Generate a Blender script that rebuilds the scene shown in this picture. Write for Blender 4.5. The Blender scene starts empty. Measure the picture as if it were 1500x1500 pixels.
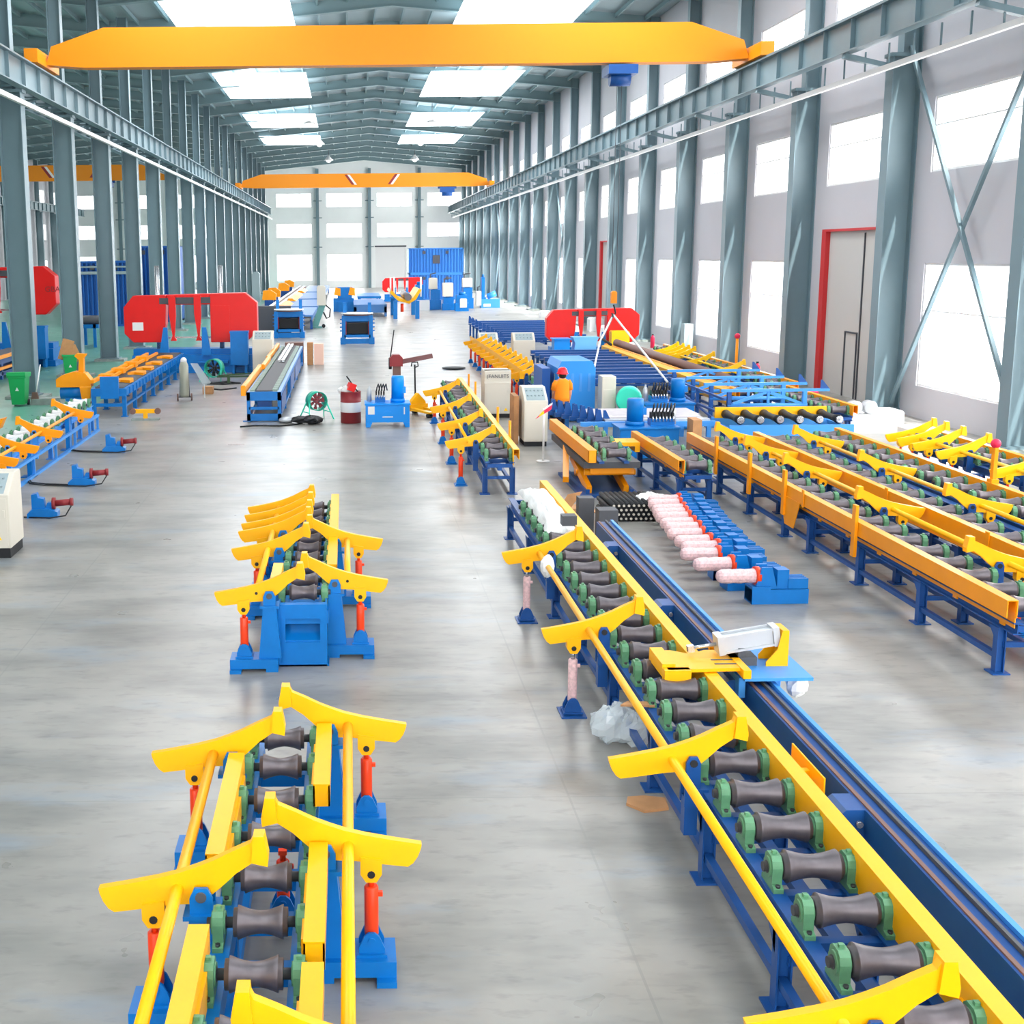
import bpy, math, random
from mathutils import Vector, Matrix
random.seed(7)
S = bpy.context.scene
COL = S.collection
PI = math.pi

# ------------------------------------------------------------------ camera
PITCH, ROLL, F = math.atan((700-372)/1840.0), 0.0098, 1840.0
fw = Vector((0, math.cos(PITCH), -math.sin(PITCH))); u0 = Vector((0, math.sin(PITCH), math.cos(PITCH))); r0 = Vector((1, 0, 0))
rt = r0*math.cos(ROLL) - u0*math.sin(ROLL); up = u0*math.cos(ROLL) + r0*math.sin(ROLL)
cd = bpy.data.cameras.new('camera'); cam = bpy.data.objects.new('camera', cd); COL.objects.link(cam)
m = Matrix.Identity(4)
for i in range(3):
    m[i][0] = rt[i]; m[i][1] = up[i]; m[i][2] = -fw[i]
m[2][3] = 4.7
cam.matrix_world = m
cd.sensor_width = 36; cd.lens = 36*F/1500; cd.shift_x = (750-511.2)/1500; cd.shift_y = -50/1500; cd.clip_end = 400
S.camera = cam

# ------------------------------------------------------------------ world, lights, exposure
W = bpy.data.worlds.new('sky'); S.world = W; W.use_nodes = True
bg = W.node_tree.nodes['Background']; bg.inputs[0].default_value = (0.98, 0.985, 1, 1); bg.inputs[1].default_value = 2.2
S.view_settings.view_transform = 'Standard'; S.view_settings.look = 'None'; S.view_settings.gamma = 1
S.view_settings.use_curve_mapping = False
S.view_settings.exposure = 0.75
S.cycles.max_bounces = 7; S.cycles.diffuse_bounces = 4; S.cycles.sample_clamp_indirect = 6

def area(name, loc, size, power, direction, color=(1, 1, 1)):
    l = bpy.data.lights.new(name, 'AREA'); l.shape = 'RECTANGLE'; l.size, l.size_y = size; l.energy = power; l.color = color
    o = bpy.data.objects.new(name, l); COL.objects.link(o); o.location = loc
    o.rotation_euler = Vector(direction).to_track_quat('-Z', 'Y').to_euler()
    return o
# sun, steep and nearly along the window wall
sl = bpy.data.lights.new('sun', 'SUN'); sl.energy = 5.0; sl.angle = math.radians(1.2); sl.color = (1, .97, .92)
so = bpy.data.objects.new('sun', sl); COL.objects.link(so); so.rotation_euler = Vector((-.22, .73, -1)).to_track_quat('-Z', 'Y').to_euler()
# fill lamps added under the closed roof; their glowing sheets come below
FILL = [(0, 9), (20, 9), (42, 10), (66, 12), (90, 13), (113, 11), (132, 10)]
for y, w_ in FILL:
    for x in (-5.5, 8.5): area('roof_fill', (x, y, 15.7), (6, w_), 6*w_*(5 if y < 30 else 8 if y < 100 else 5), (0, 0, -1))
for y in (40, 80): area('roof_fill_hall', (-24.5, y, 15.7), (8, 20), 8*20*9, (0, 0, -1))  # added fill for the side hall, no opening above it
# daylight outside the window walls
for y, ln in ((14, 30), (44, 30), (74, 30), (112, 44), (152, 40)):
    area('window_daylight', (20.5, y, 7.5), (ln, 11), ln*11*(25 if y < 60 else 16 if y < 100 else 44), (-1, 0, -0.25))
area('window_daylight_end', (3, -13, 8), (30, 13), 30*13*24, (0, 1, -.25))
area('window_daylight_end', (0, 183, 6), (48, 14), 48*14*26, (0, -1, -0.1))

# ------------------------------------------------------------------ materials
def lin(c):
    return tuple(((v/255)/12.92 if v/255 <= .04045 else ((v/255+.055)/1.055)**2.4) for v in c) + (1,)
def mat(name, rgb, rough=.5, metal=0, noise=0, nscale=6, spec=.35, coat=0):
    M = bpy.data.materials.new(name); M.use_nodes = True
    nt = M.node_tree; b = nt.nodes['Principled BSDF']
    b.inputs['Base Color'].default_value = lin(rgb); b.inputs['Roughness'].default_value = rough
    b.inputs['Metallic'].default_value = metal; b.inputs['Specular IOR Level'].default_value = spec
    if coat: b.inputs['Coat Weight'].default_value = coat
    if noise:
        tc = nt.nodes.new('ShaderNodeTexCoord'); n = nt.nodes.new('ShaderNodeTexNoise'); n.inputs['Scale'].default_value = nscale
        n.inputs['Detail'].default_value = 4
        mx = nt.nodes.new('ShaderNodeMix'); mx.data_type = 'RGBA'; mx.blend_type = 'MULTIPLY'
        rp = nt.nodes.new('ShaderNodeValToRGB'); lo = 1-noise
        rp.color_ramp.elements[0].position = .35; rp.color_ramp.elements[1].position = .65
        rp.color_ramp.elements[0].color = (lo, lo, lo, 1); rp.color_ramp.elements[1].color = (1, 1, 1, 1)
        mx.inputs[0].default_value = 1; mx.inputs[6].default_value = lin(rgb)
        nt.links.new(tc.outputs['Object'], n.inputs['Vector']); nt.links.new(n.outputs[0], rp.inputs[0])
        nt.links.new(rp.outputs[0], mx.inputs[7]); nt.links.new(mx.outputs[2], b.inputs['Base Color'])
    return M
BLUE = mat('machine_blue', (0, 114, 192), .38, noise=.08)
DBLUE = mat('frame_blue', (24, 78, 146), .4, noise=.1)
SKYB = mat('bright_blue', (0, 140, 232), .35)
RBLUE = mat('rack_blue', (66, 146, 222), .4)
YEL = mat('machine_yellow', (255, 181, 0), .38, noise=.05, nscale=3)
ORG = mat('beam_orange', (252, 156, 0), .38, noise=.05, nscale=3)
LEM = mat('lemon_yellow', (255, 200, 0), .4)
RED = mat('saw_red', (222, 22, 20), .35, noise=.05, nscale=2)
ORED = mat('cylinder_red', (240, 66, 22), .35)
WRAPR = mat('wrapped_red', (240, 200, 200), .45, noise=.25, nscale=30)
DRED = mat('drum_red', (140, 44, 48), .45)
GRN = mat('pillow_green', (92, 146, 108), .4, noise=.12, nscale=20)
BING = mat('bin_green', (22, 158, 84), .4)
TEAL = mat('fan_teal', (40, 178, 150), .4)
MINT = mat('mint_green', (60, 225, 190), .45)
ROL = mat('roller_steel', (112, 106, 110), .42, .55, noise=.15, nscale=14)
SHAFT = mat('shaft_steel', (70, 72, 76), .4, .5)
STEEL = mat('bright_steel', (190, 193, 198), .25, .8)
ALU = mat('aluminium', (186, 190, 194), .35, .4)
BLK = mat('black_rubber', (30, 32, 35), .6)
DGR = mat('dark_grey', (75, 78, 84), .55)
CREAM = mat('cabinet_cream', (210, 204, 190), .5)
WHITE = mat('white_paint', (225, 225, 224), .5)
COLG = mat('column_grey_green', (112, 135, 143), .42, noise=.06, nscale=1.5)
ROOF = mat('roof_grey', (150, 166, 170), .6)
ROOFS = mat('roof_steel', (118, 142, 146), .5)
WALL = mat('wall_panel', (191, 189, 194), .6, noise=.03, nscale=.6)
WALL_LIT = mat('wall_panel_lit', (240, 243, 241), .6, noise=.03, nscale=.6)  # same panel as the side walls, strong light painted in as paler colour
CONC = mat('plinth_concrete', (150, 160, 155), .8, noise=.2)
CARD = mat('cardboard', (190, 140, 95), .8, noise=.15)
CLOTH = mat('white_wrap', (236, 236, 234), .6, noise=.08)
BROWN = mat('brown_pipe', (120, 90, 82), .55)
LILAC = mat('flat_bar_steel', (196, 190, 196), .4, .3, noise=.1)
SKIN = mat('skin', (205, 150, 122), .55)
HELM = mat('helmet_red', (232, 34, 48), .3)
SHIRT = mat('shirt_orange', (246, 140, 22), .8)
TROU = mat('trousers_navy', (40, 48, 72), .85)
HAIR = mat('hair_black', (28, 24, 22), .7)
DOORG = mat('door_grey', (190, 188, 184), .5)
DOORR = mat('door_red', (196, 46, 48), .45)
CONTB = mat('container_blue', (52, 128, 206), .45)
CONTD = mat('container_dark_blue', (28, 92, 170), .45)
ORCR = mat('crane_orange', (232, 138, 4), .45)
PLAS = mat('clear_wrap', (226, 236, 240), .12, spec=.6)
_n = PLAS.node_tree; _t = _n.nodes.new('ShaderNodeBsdfTransparent'); _x = _n.nodes.new('ShaderNodeMixShader'); _x.inputs[0].default_value = .5
_n.links.new(_t.outputs[0], _x.inputs[1]); _n.links.new(_n.nodes['Principled BSDF'].outputs[0], _x.inputs[2]); _n.links.new(_x.outputs[0], _n.nodes['Material Output'].inputs[0])
PINK = mat('sign_red', (222, 40, 80), .5)

def floor_mat():
    M = bpy.data.materials.new('painted_concrete'); M.use_nodes = True; nt = M.node_tree; N = nt.nodes; L = nt.links
    b = N['Principled BSDF']; tc = N.new('ShaderNodeTexCoord'); sep = N.new('ShaderNodeSeparateXYZ'); L.new(tc.outputs['Object'], sep.inputs[0])
    def noise(scale, det=5, vec=None, sx=1, sy=1):
        mp = N.new('ShaderNodeMapping'); mp.inputs['Scale'].default_value = (sx, sy, 1); L.new(tc.outputs['Object'], mp.inputs[0])
        n = N.new('ShaderNodeTexNoise'); n.inputs['Scale'].default_value = scale; n.inputs['Detail'].default_value = det
        n.inputs['Roughness'].default_value = .6
        L.new(mp.outputs[0], n.inputs['Vector']); return n.outputs[0]
    def ramp(src, p0, c0, p1, c1):
        r = N.new('ShaderNodeValToRGB'); r.color_ramp.elements[0].position = p0; r.color_ramp.elements[1].position = p1
        r.color_ramp.elements[0].color = c0; r.color_ramp.elements[1].color = c1; L.new(src, r.inputs[0]); return r.outputs[0]
    def mix(fac, a, c, mode='MIX'):
        x = N.new('ShaderNodeMix'); x.data_type = 'RGBA'; x.blend_type = mode
        for s, v in ((0, fac), (6, a), (7, c)):
            if isinstance(v, (int, float, tuple)): x.inputs[s].default_value = v
            else: L.new(v, x.inputs[s])
        return x.outputs[2]
    def mth(op, a, c=None):
        x = N.new('ShaderNodeMath'); x.operation = op
        for s, v in ((0, a), (1, c)):
            if v is None: continue
            if isinstance(v, (int, float)): x.inputs[s].default_value = v
            else: L.new(v, x.inputs[s])
        return x.outputs[0]
    base = ramp(noise(.22, 5), .3, lin((138, 136, 130)), .7, lin((164, 161, 155)))
    fine = ramp(noise(2.2, 7), .3, (.9, .9, .9, 1), .7, (1, 1, 1, 1))
    c = mix(1.0, base, fine, 'MULTIPLY')
    scuff = ramp(noise(1.1, 4, sx=.4, sy=1.1), .46, (0, 0, 0, 1), .8, (1, 1, 1, 1))
    c = mix(mth('MULTIPLY', scuff, .8), c, lin((84, 88, 88)))
    spot = ramp(noise(7, 3, sx=.5, sy=1.2), .54, (0, 0, 0, 1), .82, (1, 1, 1, 1))
    c = mix(mth('MULTIPLY', spot, .5), c, lin((86, 88, 86)))
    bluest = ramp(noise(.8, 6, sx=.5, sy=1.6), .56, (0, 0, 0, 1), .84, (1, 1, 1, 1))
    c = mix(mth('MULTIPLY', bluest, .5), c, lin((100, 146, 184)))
    # saw-cut joints
    def joint(comp, off, per):
        t = mth('ADD', comp, off); t = mth('DIVIDE', t, per); t = mth('FRACT', t); t = mth('SUBTRACT', t, .5); t = mth('ABSOLUTE', t)
        return mth('LESS_THAN', t, .010/per)
    j = mth('MAXIMUM', joint(sep.outputs[0], 1.05, 5.9), joint(sep.outputs[1], 1.0, 7.56))
    c = mix(mth('MULTIPLY', j, .45), c, lin((120, 122, 118)))
    green = mth('LESS_THAN', sep.outputs[0], -8.15)
    gcol = ramp(noise(.5, 5), .3, lin((84, 142, 126)), .7, lin((100, 156, 140)))
    c = mix(green, c, gcol)
    L.new(c, b.inputs['Base Color'])
    rr = ramp(noise(.9, 4), .3, (.27, .27, .27, 1), .7, (.37, .37, .37, 1)); L.new(rr, b.inputs['Roughness'])
    b.inputs['Specular IOR Level'].default_value = .55
    return M
FLOOR = floor_mat()

def glass_mat():
    M = bpy.data.materials.new('window_glass'); M.use_nodes = True; nt = M.node_tree; nt.nodes.remove(nt.nodes['Principled BSDF'])
    t = nt.nodes.new('ShaderNodeBsdfTransparent'); g = nt.nodes.new('ShaderNodeBsdfGlossy'); g.inputs['Roughness'].default_value = .05
    mx = nt.nodes.new('ShaderNodeMixShader'); mx.inputs[0].default_value = .06
    nt.links.new(t.outputs[0], mx.inputs[1]); nt.links.new(g.outputs[0], mx.inputs[2]); nt.links.new(mx.outputs[0], nt.nodes['Material Output'].inputs[0])
    return M
GLASS = glass_mat()
def emis(name, rgb, s):
    M = bpy.data.materials.new(name); M.use_nodes = True; b = M.node_tree.nodes['Principled BSDF']
    b.inputs['Base Color'].default_value = lin(rgb); b.inputs['Emission Color'].default_value = lin(rgb); b.inputs['Emission Strength'].default_value = s
    return M
LAMPE = emis('lamp_glow', (255, 255, 250), 1.6)
FILL_GLOW = emis('fill_sheet', (240, 248, 255), 2.5)  # glow of the added fill sheets

# ------------------------------------------------------------------ mesh builder
class MB:
    def __init__(s): s.v = []; s.f = []; s.mi = []; s.sm = []
    def add(s, vs, fs, mi=0, sm=False):
        o = len(s.v); s.v += [tuple(v) for v in vs]; s.f += [tuple(i+o for i in f) for f in fs]; s.mi += [mi]*len(fs); s.sm += [sm]*len(fs); return s
    def box(s, x0, x1, y0, y1, z0, z1, mi=0):
        vs = [(x, y, z) for z in (z0, z1) for y in (y0, y1) for x in (x0, x1)]
        return s.add(vs, [(0, 2, 3, 1), (4, 5, 7, 6), (0, 1, 5, 4), (1, 3, 7, 5), (3, 2, 6, 7), (2, 0, 4, 6)], mi)
    def bar(s, p, q, w, h=None, mi=0, upv=(0, 0, 1)):
        h = h or w; p = Vector(p); q = Vector(q); d = (q-p).normalized(); uv = Vector(upv)
        if abs(d.dot(uv)) > .98: uv = Vector((1, 0, 0)) if abs(d.x) < .9 else Vector((0, 1, 0))
        a = d.cross(uv).normalized()*w/2; b = a.cross(d).normalized()*h/2
        vs = [P+sa*a+sb*b for P in (p, q) for sa, sb in ((-1, -1), (1, -1), (1, 1), (-1, 1))]
        return s.add(vs, [(0, 1, 2, 3), (7, 6, 5, 4), (0, 4, 5, 1), (1, 5, 6, 2), (2, 6, 7, 3), (3, 7, 4, 0)], mi)
    def prism(s, poly, axis, a, b, mi=0):
        def P(u, w, t): return {'y': (u, t, w), 'x': (t, u, w), 'z': (u, w, t)}[axis]
        n = len(poly); vs = [P(u, w, a) for u, w in poly]+[P(u, w, b) for u, w in poly]
        fs = [tuple(range(n)), tuple(range(2*n-1, n-1, -1))]+[(i, i+n, (i+1) % n+n, (i+1) % n) for i in range(n)]
        return s.add(vs, fs, mi)
    def lathe(s, prof, p=(0, 0, 0), d=(0, 0, 1), n=16, mi=0, sm=True, cap=True):
        d = Vector(d).normalized(); p = Vector(p); a = d.orthogonal().normalized(); b = d.cross(a)
        vs = []; fs = []
        for r, t in prof:
            for k in range(n):
                th = 2*PI*k/n; vs.append(p+d*t+(a*math.cos(th)+b*math.sin(th))*max(r, 1e-4))
        for i in range(len(prof)-1):
            for k in range(n):
                fs.append((i*n+k, i*n+(k+1) % n, (i+1)*n+(k+1) % n, (i+1)*n+k))
        s.add(vs, fs, mi, sm)
        if not cap: return s
        o = len(s.v)-len(vs); e = (len(prof)-1)*n
        s.f += [tuple(o+k for k in range(n-1, -1, -1)), tuple(o+e+k for k in range(n))]; s.mi += [mi]*2; s.sm += [False]*2
        return s
    def cyl(s, p, q, r, n=14, mi=0, r2=None):
        p = Vector(p); q = Vector(q); L = (q-p).length
        return s.lathe([(r, 0), (r if r2 is None else r2, L)], p, q-p, n, mi)
    def path(s, pts, r, n=8, mi=0):
        pts = [Vector(p) for p in pts]; vs = []; fs = []; prev = None
        for i, p in enumerate(pts):
            d = (pts[min(i+1, len(pts)-1)]-pts[max(i-1, 0)]).normalized()
            a = d.orthogonal().normalized() if prev is None else (prev-d*prev.dot(d)).normalized(); prev = a; b = d.cross(a)
            vs += [p+(a*math.cos(2*PI*k/n)+b*math.sin(2*PI*k/n))*r for k in range(n)]
        for i in range(len(pts)-1):
            for k in range(n): fs.append((i*n+k, i*n+(k+1) % n, (i+1)*n+(k+1) % n, (i+1)*n+k))
        fs += [tuple(range(n-1, -1, -1)), tuple((len(pts)-1)*n+k for k in range(n))]
        return s.add(vs, fs, mi, True)
    def crumple(s, c, r, seed=1, sz=1, j=.22, n=14):
        rnd = random.Random(seed); k = len(s.v); s.ball(c, r, n, 0, sz)
        for i in range(k, len(s.v)):
            f = 1+rnd.uniform(-j, j*.4); s.v[i] = tuple(c[a]+(s.v[i][a]-c[a])*f for a in range(3))
        for q in range(len(s.sm)-n*8-2, len(s.sm)): s.sm[q] = False
        return s
    def ball(s, c, r, n=12, mi=0, sz=1):
        prof = [(r*math.sin(PI*i/8), -r*sz*math.cos(PI*i/8)) for i in range(9)]
        return s.lathe(prof, c, (0, 0, 1), n, mi)
    def rbox(s, x0, x1, y0, y1, z0, z1, c=.04, mi=0):      # box with cut top edges
        return s.prism([(x0, z0), (x1, z0), (x1, z1-c), (x1-c, z1), (x0+c, z1), (x0, z1-c)], 'y', y0, y1, mi)
    def build(s, name, mats, parent=None, loc=(0, 0, 0), rz=0, bevel=0):
        me = bpy.data.meshes.new(name); me.from_pydata(s.v, [], s.f)
        for M in (mats if isinstance(mats, (list, tuple)) else [mats]): me.materials.append(M)
        me.polygons.foreach_set('material_index', s.mi); me.polygons.foreach_set('use_smooth', s.sm)
        me.update()
        import bmesh
        b = bmesh.new(); b.from_mesh(me); bmesh.ops.recalc_face_normals(b, faces=b.faces); b.to_mesh(me); b.free()
        o = bpy.data.objects.new(name, me); COL.objects.link(o); o.location = loc; o.rotation_euler = (0, 0, rz)
        if parent: o.parent = parent
        if bevel:
            bv = o.modifiers.new('edge', 'BEVEL'); bv.width = bevel; bv.segments = 2; bv.limit_method = 'ANGLE'
        return o
def thing(name, label, cat, loc=(0, 0, 0), rz=0, group=None):
    o = bpy.data.objects.new(name, None); COL.objects.link(o); o.location = loc; o.rotation_euler = (0, 0, rz); o.empty_display_size = .2
    return tag(o, label, cat, group)
def tag(o, label, cat, group=None):
    o['label'] = label; o['category'] = cat
    if group: o['group'] = group
    return o
def struct(o, label=None):
    o['kind'] = 'structure'
    if label: o['label'] = label
    return o
def dup(o, parent=None, loc=None, rz=None):
    c = o.copy(); COL.objects.link(c); c.parent = parent if parent else o.parent
    if loc is not None: c.location = loc
    if rz is not None: c.rotation_euler = (0, 0, rz)
    for ch in list(o.children): dup_child(ch, c)
    return c
def dup_child(ch, par):
    c = ch.copy(); COL.objects.link(c); c.parent = par
    for g in list(ch.children): dup_child(g, c)
ORD = ['first', 'second', 'third', 'fourth', 'fifth', 'sixth', 'seventh', 'eighth', 'ninth', 'tenth', 'eleventh', 'twelfth', 'thirteenth', 'fourteenth',
       'fifteenth', 'sixteenth', 'seventeenth', 'eighteenth', 'nineteenth', 'twentieth', 'twenty-first', 'twenty-second', 'twenty-third', 'twenty-fourth', 'twenty-fifth', 'twenty-sixth']

# ================================================================== BUILDING
XW, XL, YB, Y0, BAY = 16.0, -38.0, 178.0, -8.0, 7.56
f_ = MB().box(XL, XW+.2, Y0, YB+.2, -.2, 0).build('floor', FLOOR); struct(f_, 'grey concrete shop floor with green painted aisle')
ROWS = [(.9, 4.3), (6.75, 8.75), (11.1, 12.95)]
def wall_mesh(holes, u0, u1, z0, z1):
    us = sorted({u0, u1, *[h[0] for h in holes], *[h[1] for h in holes]}); zs = sorted({z0, z1, *[h[2] for h in holes], *[h[3] for h in holes]})
    cells = []
    for zi in range(len(zs)-1):
        run = None
        for ui in range(len(us)-1):
            uc, zc = (us[ui]+us[ui+1])/2, (zs[zi]+zs[zi+1])/2
            solid = not any(h[0] < uc < h[1] and h[2] < zc < h[3] for h in holes)
            if solid: run = (run[0] if run else us[ui], us[ui+1])
            if (not solid or ui == len(us)-2) and run: cells.append((run[0], run[1], zs[zi], zs[zi+1])); run = None
    return cells
RC = [36.5+BAY*k for k in range(-5, 19)]           # column stations along the window wall
DOORBAY = {36.5: (37.6, 42.9, 5.35)}
dk = RC[10]; DOORBAY[dk] = (dk+.9, dk+6.2, 5.35)
wn = [0]; WP = {}
def window(plane, u0, u1, z0, z1, c, div=(2, 2)):
    """frame and glass in an opening; plane 'x' faces along X at X = c, plane 'y' along Y at Y = c"""
    wn[0] += 1; w, h = u1-u0, z1-z0; key = (plane, round(w, 2), round(h, 2), div)
    loc = (c, u0, z0) if plane == 'x' else (u0, c, z0)
    if key in WP:
        o = dup(WP[key], None, loc); o.name = 'window_%d' % wn[0]; return o
    fr = MB(); t = .06
    def bx(a, b, d, e, y0=-.04, y1=.06): fr.box(*((y0, y1, a, b) if plane == 'x' else (a, b, y0, y1)), d, e)
    bx(0, w, 0, t); bx(0, w, h-t, h); bx(0, t, t, h-t); bx(w-t, w, t, h-t)
    for i in range(1, div[0]): bx(w*i/div[0]-.02, w*i/div[0]+.02, t, h-t)
    for i in range(1, div[1]): bx(t, w-t, h*.62-.02, h*.62+.02)
    o = fr.build('window_%d' % wn[0], WHITE, None, loc); struct(o, 'white framed factory window')
    p = MB().box(*((.005, .015, t, w-t) if plane == 'x' else (t, w-t, .005, .015)), t, h-t).build('pane', GLASS, o)
    WP[key] = o
    return o
holes = []
for yc in RC[:-1]:
    for r, (za, zb) in enumerate(ROWS):
        if r == 0 and yc in DOORBAY: continue
        holes.append((yc+1.2, yc+6.35, za, zb))
    if yc in DOORBAY: d = DOORBAY[yc]; holes.append((d[0], d[1], 0, d[2]))
mb = MB()
for a, b, z0, z1 in wall_mesh(holes, Y0, YB, 0, 16.4): mb.box(XW, XW+.2, a, b, z0, z1)
struct(mb.build('wall_right', WALL), 'pale panel wall with windows')
for a, b, z0, z1 in holes:
    if z0 > 0: window('x', a, b, z0, z1, XW+.08)
dn = 0
for yc, d in DOORBAY.items():
    dn += 1
    o = MB().box(XW+.1, XW+.16, d[0], d[1], 0, d[2]).build('door_%d' % dn, DOORG); struct(o, 'grey sliding factory door in red frame')
    MB().box(XW-.05, XW+.2, d[1]-.36, d[1], 0, d[2]).box(XW-.05, XW+.2, d[0], d[0]+.2, 0, d[2]).box(XW-.05, XW+.2, d[0]+.2, d[1]-.36, d[2]-.08, d[2]).build('door_frame', DOORR, o)
    MB().box(XW+.06, XW+.1, d[0]+2.2, d[0]+2.24, 0, 2.05).box(XW+.06, XW+.1, d[0]+3.15, d[0]+3.19, 0, 2.05).box(XW+.06, XW+.1, d[0]+2.2, d[0]+3.19, 2.05, 2.1).box(XW+.06, XW+.1, d[0]+2.0, d[0]+2.05, 0, 5.2).build('wicket_frame', DGR, o)
# end wall
hb = []
for u in (-9.77, -2.8, 4.2, 11.2):
    for r, (za, zb) in enumerate([(1.0, 4.7), (6.95, 8.9), (11.1, 13.0)]):
        if r == 0 and u in (4.2,): continue
        hb.append((u, min(u+4.95, 15.9), za, zb))
hb.append((4.0, 8.2, 0, 5.6))
for u in (-16.8, -23.8, -30.8, -37.6):
    for za, zb in [(1.0, 4.7), (6.95, 8.9), (11.1, 13.0)]: hb.append((u, u+4.95, za, zb))
mb = MB()
for a, b, z0, z1 in wall_mesh(hb, XL, XW, 0, 18.3): mb.box(a, b, YB, YB+.2, z0, z1)
struct(mb.build('wall_back', WALL_LIT), 'end wall with three rows of windows')
for a, b, z0, z1 in hb:
    if z0 > 0: window('y', a, b, z0, z1, YB+.08, (3, 2))
o = MB().box(4.0, 8.2, YB+.1, YB+.16, 0, 5.6).build('door_3', WHITE); struct(o, 'white sliding door in end wall')
MB().box(3.9, 8.3, YB-.1, YB, 5.6, 5.8).build('door_track', DGR, o)
for i, x in enumerate((-4.0, 3.2, 10.1, -17.4, -24.4, -31.4)):
    mb = MB().box(x-.2, x+.2, YB-.5, YB-.45, 0, 16.3).box(x-.2, x+.2, YB-.05, YB, 0, 16.3).box(x-.04, x+.04, YB-.45, YB-.05, 0, 16.3)
    for z in (5.6, 9.6, 11.9): mb.box(x-.6, x+.6, YB-.3, YB-.2, z, z+.12)
    struct(mb.build('trim_%d' % (i+1), COLG), 'grey-green gable post')
# far side wall of the neighbouring hall
hl = []
LC = [42.4+BAY*k for k in range(-6, 18)]
for yc in LC[:-1]:
    for za, zb in ROWS: hl.append((yc+1.2, yc+6.35, za, zb))
mb = MB()
for a, b, z0, z1 in wall_mesh(hl, Y0, YB, 0, 16.4): mb.box(XL-.2, XL, a, b, z0, z1)
struct(mb.build('wall_left', WALL), 'far side wall of the neighbouring hall')
for a, b, z0, z1 in hl:
    if a > 90: window('x', a, b, z0, z1, XL-.1)
hf = [(u, min(u+4.95, 15.9), za, zb) for u in (-9.77, -2.8, 4.2, 11.2) for za, zb in [(1.0, 4.7), (6.95, 8.9), (11.1, 13.0)]]
mb = MB()
for a, b, z0, z1 in wall_mesh(hf, XL, XW+.2, 0, 18.3): mb.box(a, b, Y0-.2, Y0, z0, z1)
struct(mb.build('wall_front', WALL), 'end wall behind the camera')
for a, b, z0, z1 in hf: window('y', a, b, z0, z1, Y0-.12, (3, 2))
# roof: two low gables with purlins and rafters
def roof(x0, x1, name):
    xm = (x0+x1)/2; ze, zr = 16.4, 17.7
    mb = MB()
    mb.prism([(x0, ze), (xm, zr), (x1, ze), (x1, ze+.15), (xm, zr+.15), (x0, ze+.15)], 'y', Y0, YB)
    struct(mb.build(name, ROOF), 'sheet metal roof')
    return xm, ze, zr
roof(-11.2, XW+.2, 'ceiling'); roof(XL-.2, -11.2, 'ceiling_hall')
def rafters(x0, x1, nm, lab):
    xm = (x0+x1)/2
    mb = MB()
    for y in RC[5:]+[28.94]:
        for a, b in ((x0, xm), (xm, x1)):
            za, zb = (15.75, 17.05) if a == x0 else (17.05, 15.75)
            mb.prism([(a, za), (b, zb), (b, zb+.6), (a, za+.6)], 'y', y-.06, y+.06).prism([(a, za-.05), (b, zb-.05), (b, zb), (a, za)], 'y', y-.2, y+.2)
    struct(mb.build(nm, ROOFS), lab)
    mb = MB()
    for i in range(9):
        for a, b in ((x0, xm), (xm, x1)):
            t = (i+.5)/9; x = a+(b-a)*t; z = (16.35+1.3*t) if a == x0 else (17.65-1.3*t)
            mb.box(x-.05, x+.05, Y0, YB, z-.22, z-.02)
    struct(mb.build(nm.replace('1', '3').replace('2', '4'), ROOFS), lab.replace('rafters', 'purlins'))
mb = MB()
for y, w_ in FILL:
    for x in (-5.5, 8.5):
        za = 16.4+1.3*((x+3)+11.2)/13.6 if x < 0 else 16.4+1.3*(16.2-(x+3))/13.7
        mb.prism([(x-3, 16.1), (x+3, 16.1), (x+3, 16.14), (x-3, 16.14)], 'y', y-w_/2, y+w_/2)
struct(mb.build('ceiling_fill_sheet', FILL_GLOW), 'added glowing fill sheets under the roof')  # sheets added to go with the fill lamps; the roof has no openings
rafters(-11.2, XW, 'trim_roof_1', 'grey-green roof rafters of the main hall'); rafters(XL, -11.2, 'trim_roof_2', 'grey-green roof rafters of the side hall')

# steel columns -----------------------------------------------------
def column_mesh(depth, fl, plinth):
    """H section: flanges face +-X, web spans X; inner flange at x = 0, outer at x = depth (sign = side)"""
    s = 1 if depth > 0 else -1; d = abs(depth); mb = MB()
    def bx(a, b, c, e, z0, z1): mb.box(min(a*s, b*s), max(a*s, b*s), c, e, z0, z1)
    bx(0, .03, -fl/2, fl/2, .15, 10.0); bx(d-.03, d, -fl/2, fl/2, .15, 10.0); bx(.03, d-.03, -.015, .015, .15, 10.0)
    bx(d*.35, d*.38, -fl*.4, fl*.4, 10.0, 16.3); bx(d-.03, d, -fl*.4, fl*.4, 10.0, 16.3); bx(d*.38, d-.03, -.012, .012, 10, 16.3)
    bx(-.1, d+.05, -fl*.6, fl*.6, .1, .15); bx(-.06, d*.9, -.25, .25, 9.95, 10.05)
    return mb
def columns(nm, x, ys, depth, fl, lab, grp, plinth=True):
    first = None
    for i, y in enumerate(ys):
        if first is None:
            first = o = column_mesh(depth, fl, plinth).build(nm, COLG, None, (x, y, 0))
            s = 1 if depth > 0 else -1; a, b = sorted((-.35*s, (abs(depth)+.25)*s))
            if plinth: MB().box(a, b, -.5, .5, 0, .1).build('plinth', CONC, o)
        else: o = dup(first, None, (x, y, 0))
        o['kind'] = 'structure'; o['category'] = 'column'; o['label'] = lab % ORD[i]; o['group'] = grp
columns('steel_column', 15.2, RC[4:], .8, .5, '%s grey-green steel column of the window wall row, counted from the near end', 'window wall columns')
columns('steel_column', -10.5, LC[4:], -.75, .55, '%s grey-green steel column of the row between the halls, from the near end', 'columns between the halls')
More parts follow.
